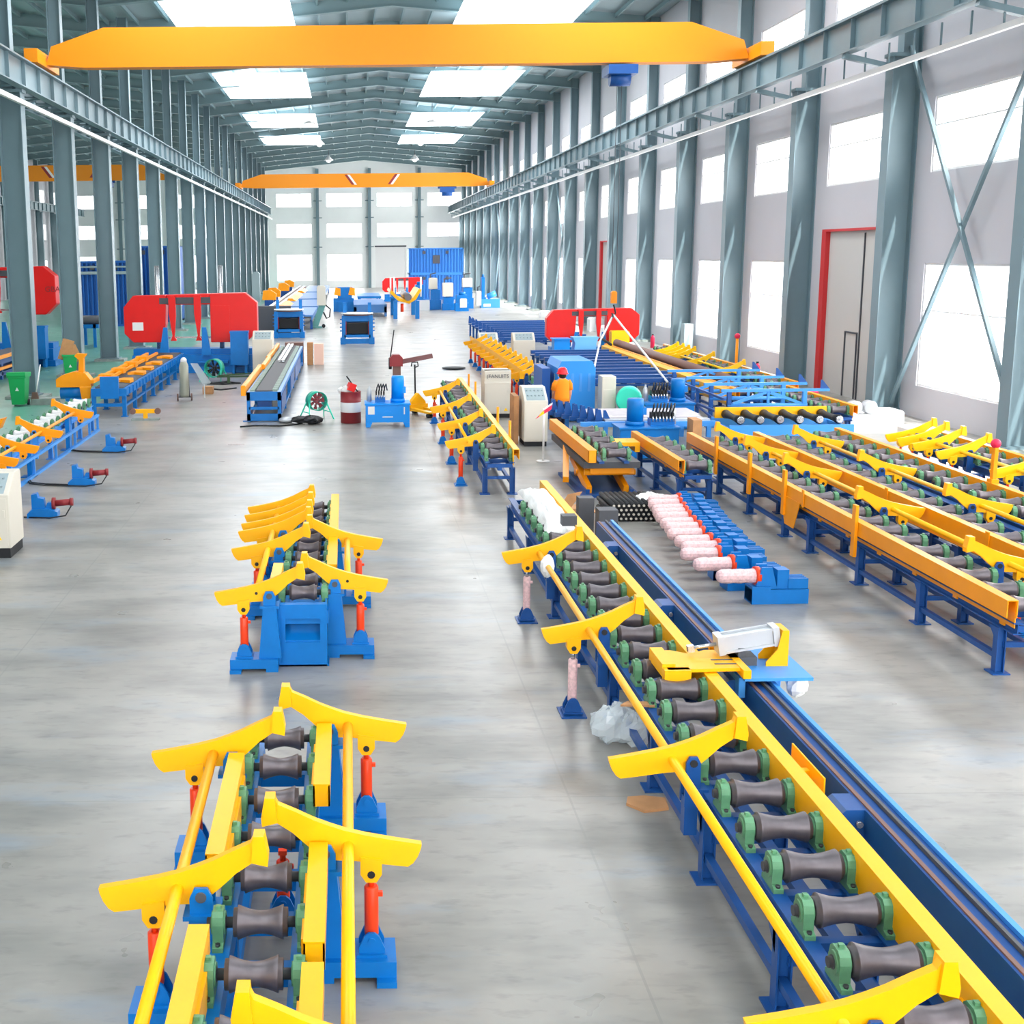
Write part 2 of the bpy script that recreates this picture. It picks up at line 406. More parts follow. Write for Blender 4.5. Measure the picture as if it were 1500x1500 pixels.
columns('steel_column', -36.9, LC[11:], -.8, .5, '%s steel column along the far side hall wall from the near end', 'far wall columns', False)
# crane runways -----------------------------------------------------
def runway(x, nm, lab):
    o = MB().box(x-.2, x+.2, Y0, YB-2, 10.9, 10.94).box(x-.16, x+.16, Y0, YB-2, 10.06, 10.1).box(x-.02, x+.02, Y0, YB-2, 10.1, 10.9).box(x-.04, x+.04, Y0, YB-2, 10.94, 11.05)
    for y in range(0, 176, 2): o.box(x-.14, x+.14, y-.01, y+.01, 10.1, 10.9)
    struct(o.build(nm, COLG), lab)
runway(14.0, 'trim_11', 'crane runway beam beside the window wall'); runway(-10.4, 'trim_12', 'crane runway beam on the columns between the halls')
runway(-12.0, 'trim_13', 'crane runway beam of the neighbouring hall'); runway(-36.0, 'trim_14', 'crane runway beam on the far side wall')
mb = MB()
for k, y in enumerate([y*1.9 for y in range(8, 92)]):
    mb.bar((-10.45, y, 10.15), (-11.95, y+.95, 10.15), .06).bar((-11.95, y+.95, 10.15), (-10.45, y+1.9, 10.15), .06)
struct(mb.build('trim_15', COLG), 'zigzag bracing between the two runway beams')
mb = MB()
for y in RC[3:]:
    mb.bar((15.2, y, 9.7), (13.9, y, 10.0), .2, .14)
    for q in range(5): mb.box(14.5, 14.54, y+q*1.5, y+q*1.5+.04, 9.55, 10.1)
struct(mb.build('trim_16', COLG), 'corbels and hangers under the window wall runway beam')
mb = MB()
for x in (14.55, -10.15): mb.box(x-.06, x+.06, 14, YB-3, 9.42, 9.56)
mb2 = MB()
for y in LC[3:]: mb2.box(-10.7, -10.1, y-.04, y+.04, 9.56, 9.64)
struct(mb.build('trim_17', WHITE), 'white conductor rails under the runway beams'); struct(mb2.build('trim_18', COLG), 'small rail brackets')
# X bracing of the near window bay
def brace(y0, y1, za, zb, nm):
    mb = MB().bar((15.75, y0, za), (15.75, y1, zb), .1, .1).bar((15.68, y0, zb), (15.68, y1, za), .1, .1)
    struct(mb.build(nm, COLG), 'crossed wind bracing bars in a window bay')
brace(29.1, 36.3, 10.2, .3, 'trim_19')
for i, k in enumerate((12, 17)): brace(RC[k]+.2, RC[k+1]-.2, .3, 10.2, 'trim_%d' % (20+i))
# bridge cranes -----------------------------------------------------
def bridge(x0, x1, y, lab, hx):
    t = thing('bridge_crane', lab, 'crane', (0, y, 0))
    L = x1-x0
    mb = MB().prism([(x0+.2, 11.15), (x0+1.5, 11.05), (x1-1.5, 11.05), (x1-.2, 11.15), (x1-.4, 11.75), (x1-2.2, 12.35), (x0+2.2, 12.35), (x0+.4, 11.75)], 'y', -.3, .3)
    mb.build('girder', ORCR, t)
    for x in (x0, x1):
        MB().box(x-.22, x+.22, -1.6, 1.6, 11.06, 11.5).build('end_carriage', ORCR, t)
    for k, s in ((.42, 1), (.62, -1)):
        x = x0+L*k
        MB().prism([(x, 12.25), (x+.25, 12.25), (x+.25+s*.7, 11.3), (x+s*.7, 11.3)], 'y', -.32, -.3).build('stripe', DRED, t)
        MB().prism([(x+.27, 12.25), (x+.5, 12.25), (x+.5+s*.7, 11.3), (x+.27+s*.7, 11.3)], 'y', -.32, -.3).build('stripe', WHITE, t)
    h = MB().box(hx-.7, hx+.7, -.35, .35, 10.5, 11.0).cyl((hx-.5, 0, 10.45), (hx+.5, 0, 10.45), .3); h.box(hx-.9, hx+.9, -.1, .1, 10.85, 11.05)
    ho = h.build('hoist', DBLUE, t)
    MB().cyl((hx, 0, 10.3), (hx, 0, 9.9), .02).build('hoist_rope', BLK, ho)
bridge(-10.4, 14.0, 125, 'orange single girder bridge crane spanning the main hall', 9.8)
bridge(-36.0, -12.0, 110, 'orange bridge crane of the neighbouring hall behind the columns', -20.6)
# ceiling lamps -----------------------------------------------------
lamp0 = None
for i, (x, y) in enumerate([(-2.0, 150), (8.0, 150), (-2.6, 128), (7.4, 128), (-3, 108), (7.2, 108)]):
    if lamp0 is None:
        t = lamp0 = thing('bay_lamp', '', 'lamp', (x, y, 15.4))
        MB().lathe([(.12, .55), (.2, .4), (.55, 0)], n=16).build('lamp_shade', WHITE, t)
        MB().ball((0, 0, .05), .3).build('bulb', LAMPE, t); MB().cyl((0, 0, .55), (0, 0, 1.95), .03).build('lamp_rod', DGR, t)
    else: t = dup(lamp0, None, (x, y, 15.4))
    tag(t, 'white bell-shaped bay lamp, %s pair from the end wall, nearer the %s' % (ORD[i//2], ('column row between halls', 'window wall')[i % 2]), 'lamp', 'ceiling bay lamps')

# ================================================================== ROLLER CONVEYORS
def roller_mesh(hw, drum_r=.105, waist=.074, drum_h=.165):
    """concave drum on a shaft along X, pillow centres at +-hw"""
    mb = MB()
    prof = [(.035, -drum_h-.025), (.085, -drum_h-.025), (.085, -drum_h), (drum_r, -drum_h)]
    for i in range(11):
        t = -1+2*i/10; prof.append((waist+(drum_r-waist)*abs(t)**1.7, drum_h*t*.97))
    prof += [(drum_r, drum_h), (.085, drum_h), (.085, drum_h+.025), (.035, drum_h+.025)]
    mb.lathe(prof, (0, 0, 0), (1, 0, 0), 18, 0)
    mb.cyl((-hw-.07, 0, 0), (hw+.07, 0, 0), .033, 12, 1)
    return mb
def pillow_mesh():
    mb = MB()
    mb.prism([(-.12, -.13), (.12, -.13), (.12, -.10), (.08, -.085), (.082, .02), (.07, .065), (.04, .09), (-.04, .09), (-.07, .065), (-.082, .02), (-.08, -.085), (-.12, -.10)], 'x', -.032, .032)
    mb.cyl((-.042, 0, 0), (.042, 0, 0), .068, 14); mb.cyl((-.046, 0, 0), (.046, 0, 0), .042, 12, 1)
    for y in (-.1, .1): mb.cyl((0, y, -.1), (0, y, -.08), .016, 6, 1)
    mb.box(-.014, .014, -.014, .014, .085, .11)
    return mb
PROTO = {}
def proto_roller(hw, drum_m=ROL, par=None, kind=0):
    key = (hw, drum_m.name, kind)
    if key not in PROTO:
        r = (roller_mesh(hw, .1, .066, .135) if kind else roller_mesh(hw)).build('roller', [drum_m, SHAFT], par)
        p = pillow_mesh().build('pillow_block', [GRN, SHAFT], r, (-hw, 0, 0)); q = dup(p, r, (hw, 0, 0))
        PROTO[key] = r; return r
    r = PROTO[key].copy(); COL.objects.link(r); r.parent = par
    for ch in list(PROTO[key].children): dup_child(ch, r)
    return r
def arm_mesh(sgn, lug=True):
    """tilting arm across X, origin on the torque tube; hook towards +X for sgn=1"""
    P = [(-.48, 0), (-.475, -.03), (-.455, -.085), (-.425, -.13), (-.39, -.155), (-.22, -.135), (-.04, -.11), (.10, -.105), (.17, -.08), (.26, -.005), (.36, .09), (.47, .165), (.55, .15), (.555, .20), (.53, .335), (.475, .335), (.45, .285), (.34, .235), (.22, .175), (.12, .135), (.02, .10), (-.12, .065), (-.3, .03)]
    P = [(x*sgn, z) for x, z in P]
    mb = MB().prism(P, 'y', -.028, .028)
    H = [(.455, .17), (.555, .145), (.56, .2), (.535, .34), (.47, .34)]
    mb.prism([(x*sgn, z) for x, z in H], 'y', -.055, .055)
    G = [(-.22, -.10), (-.08, -.08), (-.08, -.20), (-.115, -.255), (-.185, -.255), (-.22, -.20)]
    if lug: mb.prism([(x*sgn, z) for x, z in G], 'y', -.045, .045).cyl((-.15*sgn, -.05, -.2), (-.15*sgn, .05, -.2), .026, 10, 1)
    mb.cyl((0, -.031, -.01), (0, -.029, -.01), .018, 10, 1)
    return mb
def arm(par, x, y, z, sgn, m=YEL, lug=True):
    k = ('arm', sgn, m.name, lug)
    if k not in PROTO: PROTO[k] = o = arm_mesh(sgn, lug).build('lifting_arm', [m, BLK], par); o.location = (x, y, z); return o
    o = PROTO[k].copy(); COL.objects.link(o); o.parent = par; o.location = (x, y, z); return o
def ram(par, x, y, z0, z1, barrel, name='hydraulic_cylinder', pad=True, tilt=0):
    """upright ram from foot z0 to pin z1"""
    k = ('ram', barrel.name, round(z1-z0, 2), pad, tilt)
    if k not in PROTO:
        L = z1-z0; mb = MB()
        mb.lathe([(.038, .02), (.047, .05), (.047, L*.78), (.04, L*.8)], n=14); mb.bar((.045, 0, L*.68), (.075, 0, L*.68), .03)
        o = mb.build(name, barrel, par, (x, y, z0))
        MB().cyl((0, 0, L*.8), (0, 0, L*.94), .022, 10).box(-.03, .03, -.025, .025, L*.92, L).build('piston_rod', STEEL if not barrel is ORED else ORED, o)
        c = MB().prism([(-.085, -.06), (.085, -.06), (.085, -.02), (.05, .06), (.02, .085), (-.02, .085), (-.05, .06), (-.085, -.02)], 'y', -.075, -.055).prism([(-.085, -.06), (.085, -.06), (.085, -.02), (.05, .06), (.02, .085), (-.02, .085), (-.05, .06), (-.085, -.02)], 'y', .055, .075)
        c.box(-.1, .1, -.1, .1, -.075, -.055).cyl((0, -.085, .03), (0, .085, .03), .025, 10)
        if pad: c.box(-.13, .13, -.16, .16, -z0 if z0 < .3 else -.1, -z0+.015 if z0 < .3 else -.085).box(-.09, .09, -.07, .07, -z0+.015, -.07)
        c.build('clevis_base', DBLUE if barrel is WRAPR else BLUE, o)
        PROTO[k] = o
    else: o = dup(PROTO[k], par, (x, y, z0))
    if tilt: o.rotation_euler = (0, tilt, 0)
    return o
def channel(mb, x0, x1, y0, y1, z0, z1, t=.012, mi=0):   # upside-down U beam along Y
    mb.box(x0, x1, y0, y1, z1-t, z1, mi).box(x0, x0+t, y0, y1, z0, z1-t, mi).box(x1-t, x1, y0, y1, z0, z1-t, mi)
def leg_pair(par, y, hw, ztop, m, w=.1, foot=.2):
    for s in (-1, 1):
        k = ('leg', round(ztop, 2), m.name, w)
        if k not in PROTO:
            mb = MB().box(-w/2, -w/2+.012, -w/2, w/2, .015, ztop).box(w/2-.012, w/2, -w/2, w/2, .015, ztop).box(-w/2+.012, w/2-.012, -.006, .006, .015, ztop).box(-foot/2, foot/2, -foot/2, foot/2, 0, .015)
            mb.prism([(0, ztop), (.16, ztop), (0, ztop-.16)], 'x', -w/2, -w/2+.012)
            PROTO[k] = o = mb.build('leg', m, par)
        else: o = PROTO[k].copy(); COL.objects.link(o); o.parent = par
        o.location = (s*hw, y, 0)
def conveyor(label, cx, y0, y1, legs, rollers, frame_m=DBLUE, guards=(), arms=(), tubes=(), hw=.24, ztop=.66, rz=0, group='roller conveyors', guard_m=ORG, ram_m=WRAPR, name='roller_conveyor', drum=ROL, arm_m=YEL, low=True, gz=.72, noram=()):
    t = thing(name, label, 'conveyor', (cx, y0, 0), rz, group); L = y1-y0
    mb = MB()
    for s in (-1, 1):
        x = s*hw; mb.box(x-.05, x+.05, 0, L, ztop-.012, ztop).box(x-.05, x+.05, 0, L, ztop-.13, ztop-.118).box(x-.006, x+.006, 0, L, ztop-.118, ztop-.012)
    n = max(2, int(L/.56))
    for i in range(n+1): y = .04+(L-.08)*i/n; mb.box(-hw+.006, hw-.006, y-.04, y+.04, ztop-.1, ztop-.03)
    mb.box(-.04, .04, 0, L, ztop-.16, ztop-.1)
    mb.build('frame', frame_m, t)
    for y in legs: leg_pair(t, y-y0, hw+.03, ztop-.13, frame_m)
    if low and len(legs) > 1:
        mb = MB()
        for s in (-1, 1): mb.box(s*(hw+.03)-.03, s*(hw+.03)+.03, legs[0]-y0, legs[-1]-y0, .16, .22)
        for y in legs: mb.box(-hw, hw, y-y0-.03, y-y0+.03, .3, .36)
        mb.build('stretcher', frame_m, t)
    for y in rollers: r = proto_roller(hw, drum, t); r.location = (0, y-y0, ztop+.13)
    for (s, a, b) in guards:
        mb = MB(); xa, xb = sorted((s*.26, s*.38)); channel(mb, xa, xb, a-y0, b-y0, gz, .92); xi = s*.27; mb.box(xi-.006, xi+.006, a-y0+.02, b-y0-.02, .6, .9)
        y = a-y0+.3
        while y < b-y0: mb.box(xa+.012, xb-.012, y-.05, y+.05, .76, .8); mb.box(s*.255-.01, s*.255+.01, y-.05, y+.05, ztop-.1, .8); y += 1.1
        mb.build('guide_beam', guard_m, t)
    for (s, y) in arms:      # s=-1: arm stands on -X side and hooks towards +X
        bare = y in noram
        arm(t, s*.52, y-y0, .91, -s, arm_m, not bare)
        x = s*.37
        e = MB().prism([(x-.06, ztop-.12), (x+.06, ztop-.12), (x+.055, .89), (x+.03, .94), (x-.03, .94), (x-.055, .89)], 'y', y-y0-.075, y-y0-.05)
        e.prism([(x-.06, ztop-.12), (x+.06, ztop-.12), (x+.055, .89), (x+.03, .94), (x-.03, .94), (x-.055, .89)], 'y', y-y0+.05, y-y0+.075)
        e.box(min(x, s*.25), max(x, s*.25), y-y0-.08, y-y0+.08, ztop-.06, ztop+.02).cyl((x, y-y0-.085, .89), (x, y-y0+.085, .89), .03, 10, 1).box(x-.05, x+.05, y-y0-.05, y-y0+.05, .3, ztop-.06)
        e.build('pivot_bracket', [frame_m, BLK], t)
        if ram_m and not bare: ram(t, s*.67, y-y0, .1, .71, ram_m)
    for (s, a, b) in tubes: MB().cyl((s*.52, a-y0, .9), (s*.52, b-y0, .9), .035, 14).build('torque_tube', arm_m, t)
    return t
def seq(a, b, p):
    r = []
    while a < b+1e-6: r.append(round(a, 3)); a += p
    return r

# --- long line in the middle with the wrapped cylinders
main = conveyor('long blue roller conveyor with yellow guide beam and plastic-wrapped cylinders, beside the guide rail', 2.95, 4.6, 20.6,
    [5.2, 7.2, 8.85, 10.5, 12.25, 14.0, 15.85, 18.2, 20.45], seq(4.75, 19.4, .555), guards=[(1, 4.6, 20.8)],
    arms=[(-1, 5.7), (-1, 9.02), (-1, 12.36), (-1, 15.7)], tubes=[(-1, 5.2, 15.75)], guard_m=YEL, noram=(5.7, 9.02))
MB().prism([(8.72-4.6, .56), (9.4-4.6, .56), (9.4-4.6, .86), (8.72-4.6, .86)], 'x', .53, .542).box(.38, .53, 4.4, 4.46, .74, .8).build('guard_plate', YEL, main)
# --- blue guide rail with the sliding carriage
t = thing('guide_rail', 'blue box beam guide rail on gusseted posts beside the long roller conveyor', 'rail')
t.location = (3.62, 4.6, 0)
MB().box(0, .24, 0, 13.4, .52, .8).build('rail_beam', DBLUE, t)
MB().box(.02, .05, 0, 13.4, .8, .812).box(.12, .145, 0, 13.4, .8, .83, 1).box(.2, .24, 0, 13.4, .8, .83, 2).build('rail_strip', [BROWN, DGR, RBLUE], t)
for y in (.9, 3.85, 6.6, 9.1, 12.0):
    mb = MB().box(-.02, .14, y-.06, y+.06, .012, .52).box(-.12, .24, y-.14, y+.14, 0, .012)
    mb.build('post', DBLUE, t)
    mb = MB().prism([(-.24, .3), (0, .3), (0, .8), (-.13, .8), (-.18, .76), (-.24, .6)], 'y', y-.14, y+.14).cyl((-.04, y-.17, .7), (-.04, y-.14, .7), .025, 8, 1)
    mb.build('stop_bracket', [DBLUE, STEEL], t)
t = thing('measuring_carriage', 'sliding carriage with silver air cylinder and yellow pusher plate riding on the guide rail', 'carriage', (3.56, 10.85, .83))
MB().box(0, .62, 0, .85, .03, .06).box(-.02, .04, .1, .75, -.16, .03).box(.3, .36, .1, .75, -.16, .03).build('base_plate', RBLUE, t)
mb = MB().prism([(-.68, .05), (-.62, .05), (-.15, .08), (.06, .08), (.06, .62), (-.2, .62), (-.36, .5), (-.52, .62), (-.68, .62)], 'z', .1, .13)
mb.box(-.72, -.48, .02, .12, -.02, .13).box(-.72, -.6, .12, .62, .04, .16).box(-.02, .05, -.02, .8, .06, .14)
for y in (.2, .32): mb.box(-.22, 0, y-.015, y+.015, .13, .134, 1)
mb.build('pusher_plate', [YEL, DGR], t)
MB().cyl((-.04, .72, .12), (.03, .86, .12), .05, 12).cyl((-.1, .8, .1), (-.02, .8, .1), .03).build('hinge_pin', ORG, t)
p0, p1 = Vector((-.11, .45, .245)), Vector((.40, .45, .33)); dd = (p1-p0).normalized(); nz = Vector((-dd.z, 0, dd.x))
mb = MB().bar(p0, p1, .13, .13).bar(p0-dd*.03, p0+dd*.03, .18, .18).bar(p1-dd*.03, p1+dd*.03, .18, .18)
for q in (-.072, .072):
    for dy in (-.072, .072): mb.bar(p0+nz*q+Vector((0, dy, 0)), p1+nz*q+Vector((0, dy, 0)), .022)
cy = mb.build('air_cylinder', ALU, t)
MB().cyl(p0, p0-dd*.27, .018, 10).bar(p0-dd*.30, p0-dd*.24, .06, .06).build('piston_rod', STEEL, cy)
MB().box(-.02, .22, .35, .55, .06, .14).box(.05, .12, .38, .52, .14, .22).build('valve_block', DGR, t)
MB().prism([(.3, .06), (.5, .06), (.5, .40), (.44, .40), (.40, .22), (.3, .1)], 'y', .33, .345).prism([(.3, .06), (.5, .06), (.5, .40), (.44, .40), (.40, .22), (.3, .1)], 'y', .555, .57).box(.44, .5, .345, .555, .06, .4).build('cylinder_bracket', YEL, t)
MB().crumple((.58, .3, -.1), .1, 3, 1.3).build('rag', CLOTH, t)

# --- continuation of the long line
sc = conveyor('short yellow and blue roller conveyor with four lifting arms, beside the two cream cabinets', 2.95, 24.2, 38.6, [24.4, 28.0, 31.6, 35.2, 38.2],
    seq(24.5, 38.4, .8), guards=[(1, 24.2, 38.7)], arms=[(-1, 25.4), (-1, 28.1), (-1, 31.2), (-1, 35.0)], tubes=[(-1, 25.2, 35.2)], ram_m=ORED, frame_m=DBLUE, rz=-.0125, guard_m=YEL)
for y in (26.2, 28.6, 34.4, 36.6): MB().cyl((.42, y-24.2, .5), (.42, y-24.2, 1.22), .03, 10).build('stop_post', ORG, sc)

# --- near machine pair on the open floor
def pedestal(t, s, y, z_arm=.91):
    x = s*.37
    mb = MB().prism([(x-.13, .15), (x+.13, .15), (x+.075, .74), (x-.075, .74)], 'y', y-.1, y-.085).prism([(x-.13, .15), (x+.13, .15), (x+.075, .74), (x-.075, .74)], 'y', y+.085, y+.1)
    mb.prism([(x-.12, .15), (x-.105, .15), (x-.06, .74), (x-.075, .74)], 'y', y-.085, y+.085).prism([(x+.105, .15), (x+.12, .15), (x+.075, .74), (x+.06, .74)], 'y', y-.085, y+.085)
    mb.box(x-.11, x+.11, y-.12, y+.12, .74, .77)
    for dy in (-.09, .065): mb.prism([(x-.07, .77), (x+.07, .77), (x+.07, .87), (x+.04, .935), (x-.04, .935), (x-.07, .87)], 'y', y+dy, y+dy+.025)
    mb.cyl((x, y-.1, .88), (x, y+.1, .88), .034, 12, 1)
    mb.build('pedestal', [BLUE, DGR], t)
    xa, xb = sorted((s*.28, s*.83))
    fb = MB().box(xa, xb, y-.15, y+.15, .04, .15); a, b = sorted((s*.70, s*.83)); fb.box(a, b, y-.21, y+.21, 0, .04); a, b = sorted((s*.28, s*.42)); fb.box(a, b, y-.15, y+.15, 0, .04)
    fb.build('foot_beam', BLUE, t)
    arm(t, s*.52, y, .91, -s); ram(t, s*.67, y, .225, .71, ORED, pad=False)
def floor_machine(label, y0, y1, armsL, armsR, rollers, gL, gR, front_box, grp):
    t = thing('roller_station', label, 'conveyor', (-.55, y0, 0), 0, grp); L = y1-y0
    mb = MB()
    for s in (-1, 1): mb.box(s*.24-.06, s*.24+.06, .03, L, .5, .66).box(s*.24-.04, s*.24+.04, .03, L, .0, .1)
    y = .1
    while y < L: mb.box(-.19, .19, y-.06, y+.06, .5, .6); y += .56
    y = .3
    while y < L:
        for s in (-1, 1): mb.box(s*.24-.04, s*.24+.04, y-.06, y+.06, .1, .5)
        y += 1.4
    mb.build('frame', BLUE, t)
    if front_box:
        mb = MB().box(-.28, .28, 0, .02, .57, .74).box(-.28, .28, 0, .02, 0, .29).box(-.28, -.2, 0, .02, .29, .57).box(.2, .28, 0, .02, .29, .57)
        mb.box(-.28, -.26, .02, .6, 0, .74).box(.26, .28, .02, .6, 0, .74).box(-.26, .26, .02, .1, .72, .74).box(-.26, .26, .5, .52, .02, .5).box(-.3, .3, .0, .3, 0, .02)
        mb.prism([(.02, .29), (.3, .45), (.3, .47), (.02, .31)], 'x', -.26, .26)
        mb.build('end_box', BLUE, t)
    for y in rollers: r = proto_roller(.25, ROL, t, 1); r.location = (0, y-y0, .79)
    for s, g in ((-1, gL), (1, gR)):
        for a, b in g:
            mb = MB(); xa, xb = sorted((s*.27, s*.39)); channel(mb, xa, xb, a-y0, b-y0, .78, .95); mb.box(min(s*.27, s*.25), max(s*.27, s*.25), a-y0+.2, b-y0-.2, .62, .85); mb.box(xa, xb, a-y0, a-y0+.012, .78, .94)
            mb.build('guide_beam', YEL, t)
    for s, arr in ((-1, armsL), (1, armsR)):
        for y in arr: pedestal(t, s, y-y0)
        if len(arr) > 1: MB().cyl((s*.52, arr[0]-y0, .9), (s*.52, arr[-1]-y0, .9), .038, 16).build('torque_tube', YEL, t)
    return t
m1 = floor_machine('roller station with yellow arms on both sides, cut by the bottom picture edge', 4.4, 10.05, [5.0, 7.12, 9.22], [5.5, 7.66, 9.78],
    [4.7, 5.25, 5.8, 6.35, 6.9, 7.45, 8.02, 8.6, 9.2, 9.78], [(4.6, 6.6), (7.45, 9.1)], [(4.7, 6.2), (6.4, 7.6), (8.5, 9.7)], False, 'lifting roller stations')
ram(m1, .06, 8.2-4.4, .2, .6, ORED, pad=False)
m2 = floor_machine('pipe lifting roller station with blue end box and fanned yellow arms, on the open floor', 13.95, 19.7, [13.9, 16.05, 17.1, 17.6, 18.2, 18.8], [14.4, 16.55],
    seq(14.3, 19.5, .56), [(14.3, 15.1)], [(15.0, 19.6)], True, 'lifting roller stations')

# --- twin pairs of lines along the window wall
RY = [13.5, 15.43, 17.36, 19.29]
RY2 = [20.44, 22.3, 24.2, 26.0]
r1 = conveyor('blue roller line with deep yellow beam and drop plates, outermost towards the open floor', 7.53, 13.2, 26.3, RY+RY2, seq(13.5, 26.1, .62),
    guards=[(-1, 13.2, 26.3)], arms=[(1, 14.9), (1, 18.24), (1, 21.4), (1, 23.55), (1, 25.45)], tubes=[(1, 13.3, 25.6)], ram_m=ORED, group='lines by the window wall')
for y in (17.3, 20.2, 22.0, 24.05): MB().box(-.43, -.385, y-13.2-.06, y-13.2+.06, .42, 1.16).build('stop_plate', ORG, r1)
MB().prism([(19.5-13.2, .74), (20.4-13.2, .74), (20.15-13.2, .28), (19.75-13.2, .28)], 'x', -.395, -.383).box(-.4, -.385, 19.35-13.2, 19.43-13.2, .7, .98).build('drop_plate', ORG, r1)
r2 = conveyor('yellow beam roller line with lifting arms, second from the open floor towards the window wall', 8.93, 13.2, 26.3, RY+RY2, seq(13.6, 26.1, .62),
    guards=[(-1, 13.2, 26.3)], arms=[(1, 15.2), (1, 18.43), (1, 21.65), (1, 24.9)], tubes=[(1, 13.3, 25.1)], ram_m=ORED, gz=.58, group='lines by the window wall')
for y in (16.4, 19.6): MB().box(-.40, -.385, y-13.2-.05, y-13.2+.05, .7, .96).build('stop_plate', ORG, r2)
r3 = conveyor('roller line with dark blue tray and no lifting arms, third from the open floor', 10.2, 13.2, 26.8, RY+RY2, seq(13.5, 26.7, .62), hw=.24,
    guards=[(1, 13.2, 26.8)], ram_m=ORED, group='lines by the window wall')
MB().box(-.46, -.31, 0, 13.4, .6, .615).build('tray', DBLUE, r3)
MB().box(.3, .36, 20.2-13.2-.05, 20.2-13.2+.05, .92, 1.5).box(.27, .39, 20.2-13.2-.08, 20.2-13.2+.08, .92, .98).build('button_post', ORG, r3)
MB().ball((.33, 20.2-13.2, 1.56), .08).build('stop_button', PINK, r3)
r4 = conveyor('roller line with yellow arms pointing at the window wall, the nearest line to the windows', 12.12, 13.2, 26.0, RY+RY2[:3], seq(13.5, 25.9, .62),
    guards=[(1, 13.2, 26.0)], arms=[(-1, 17.0), (-1, 19.3), (-1, 21.46), (-1, 23.5), (-1, 24.5), (-1, 25.2), (-1, 25.75)], tubes=[(-1, 13.3, 25.8)], ram_m=ORED, arm_m=LEM, group='lines by the window wall')
MB().box(-1.2, -.75, 0, 10.5, .55, .565).build('tray', DBLUE, r4)

# --- short rollers between
rs = conveyor('short roller section with yellow beam, in front of the blue pump unit with many hoses', 6.42, 22.7, 26.6, [22.95, 24.75, 26.2], seq(22.9, 26.4, .62), guards=[(-1, 22.7, 26.6)], group='roller conveyors')
# --- scissor lift table with rollers
t = thing('scissor_lift', 'orange scissor lift table carrying five rollers and a yellow beam', 'lift', (5.1, 23.9, 0))
MB().box(-.62, .55, 0, 2.6, 0, .06).box(-.5, -.42, .1, 2.4, .06, .14).box(.36, .44, .1, 2.4, .06, .14).build('base_frame', DBLUE, t)
for x, m_ in ((-.42, 0), (.3, 0)):
    MB().bar((x, .15, .12), (x, 2.1, .5), .1, .16).build('scissor_leg', ORG, t); MB().bar((x+.12, .25, .5), (x+.12, 2.2, .12), .1, .16).build('scissor_leg', ORG, t)
MB().cyl((-.5, 1.2, .31), (.5, 1.2, .31), .05, 10).cyl((-.5, .3, .45), (.5, .3, .45), .06).box(-.4, .4, .2, .5, .44, .56).build('axle', ORG, t)
MB().bar((-.75, .9, .2), (-.5, 2.4, .62), .12).build('lift_strut', ORG, t)
MB().box(-.55, .55, .1, 4.0, .56, .68).build('platform', DGR, t)
mb = MB()
for s in (-1, 1): mb.box(s*.24-.05, s*.24+.05, -.1, 4.1, .68, .72)
mb.build('roller_rail', DBLUE, t)
for y in (.15, .95, 1.75, 2.55, 3.35): r = proto_roller(.24, ROL, t); r.location = (.08, y, .85)
mb = MB(); channel(mb, -.52, -.36, -.2, 4.5, .72, .96); mb.box(-.52, -.36, -.2, -.188, .72, .95); mb.build('guide_beam', ORG, t)
MB().prism([(.32, .85), (.86, .85), (.86, .65), (.76, .65), (.76, .77), (.32, .77)], 'y', 1.5, 2.1).build('side_bracket', YEL, t)
# ================================================================== FARTHER LINES AND TABLES
def at(px, py, Y):          # point of the photograph's line of sight at distance Y
    d = fw*F + rt*(px-511.2) - up*(py-700); k = Y/d.y
    return d.x*k, 4.7+d.z*k
l2 = conveyor('yellow arm roller conveyor leading away behind the two tall cream cabinets', 6.0, 38.0, 55.6, seq(38.5, 55.2, 3.3), seq(38.3, 55.2, .9), guards=[(1, 40, 55.6)],
    arms=[(-1, y) for y in (39.6, 40.9, 42.2, 43.5, 44.9, 46.3, 47.8, 49.3, 50.9, 52.6, 54.5)], tubes=[(-1, 39.4, 55)], ram_m=ORED, frame_m=DBLUE, guard_m=YEL)
MB().prism([(-.62, .8), (-.5, .8), (-.5, 1.0), (-.62, 1.12)], 'y', 1.2, 17.4).build('side_plate', YEL, l2)
fd = conveyor('wide yellow sided conveyor carrying a long brown pipe up to the far red saw', 11.1, 34.6, 52.6, seq(35, 52, 3.4), seq(35, 52.3, .7), guards=[(-1, 34.6, 52.6)], hw=.3)
MB().prism([(-.6, .86), (-.42, .92), (-.42, .4), (-.6, .55)], 'y', .4, 17.5).build('side_plate', YEL, fd)
o = MB().cyl((11.1, 36.5, .985), (11.1, 52.0, .985), .15, 18).build('steel_pipe', BROWN); tag(o, 'long brown steel pipe lying on the rollers in front of the far red saw', 'pipe')
r4b = conveyor('roller line with lemon yellow arms along the window wall, beyond the crossed wind bracing', 12.75, 36.5, 52.0, seq(37, 51.5, 2.9), seq(37, 51.6, .75), guards=[(1, 36.5, 52)],
    arms=[(-1, y) for y in (40.4, 43.8, 46.2, 47.0, 47.8, 48.6)], tubes=[(-1, 39.5, 49)], arm_m=LEM, ram_m=ORED, group='lines by the window wall')
r5 = conveyor('short roller line with yellow edge beam beside the blue trestles', 12.12, 30.6, 36.0, [30.9, 33.3, 35.6], seq(30.9, 35.8, .6), guards=[(1, 30.6, 36)], group='lines by the window wall')

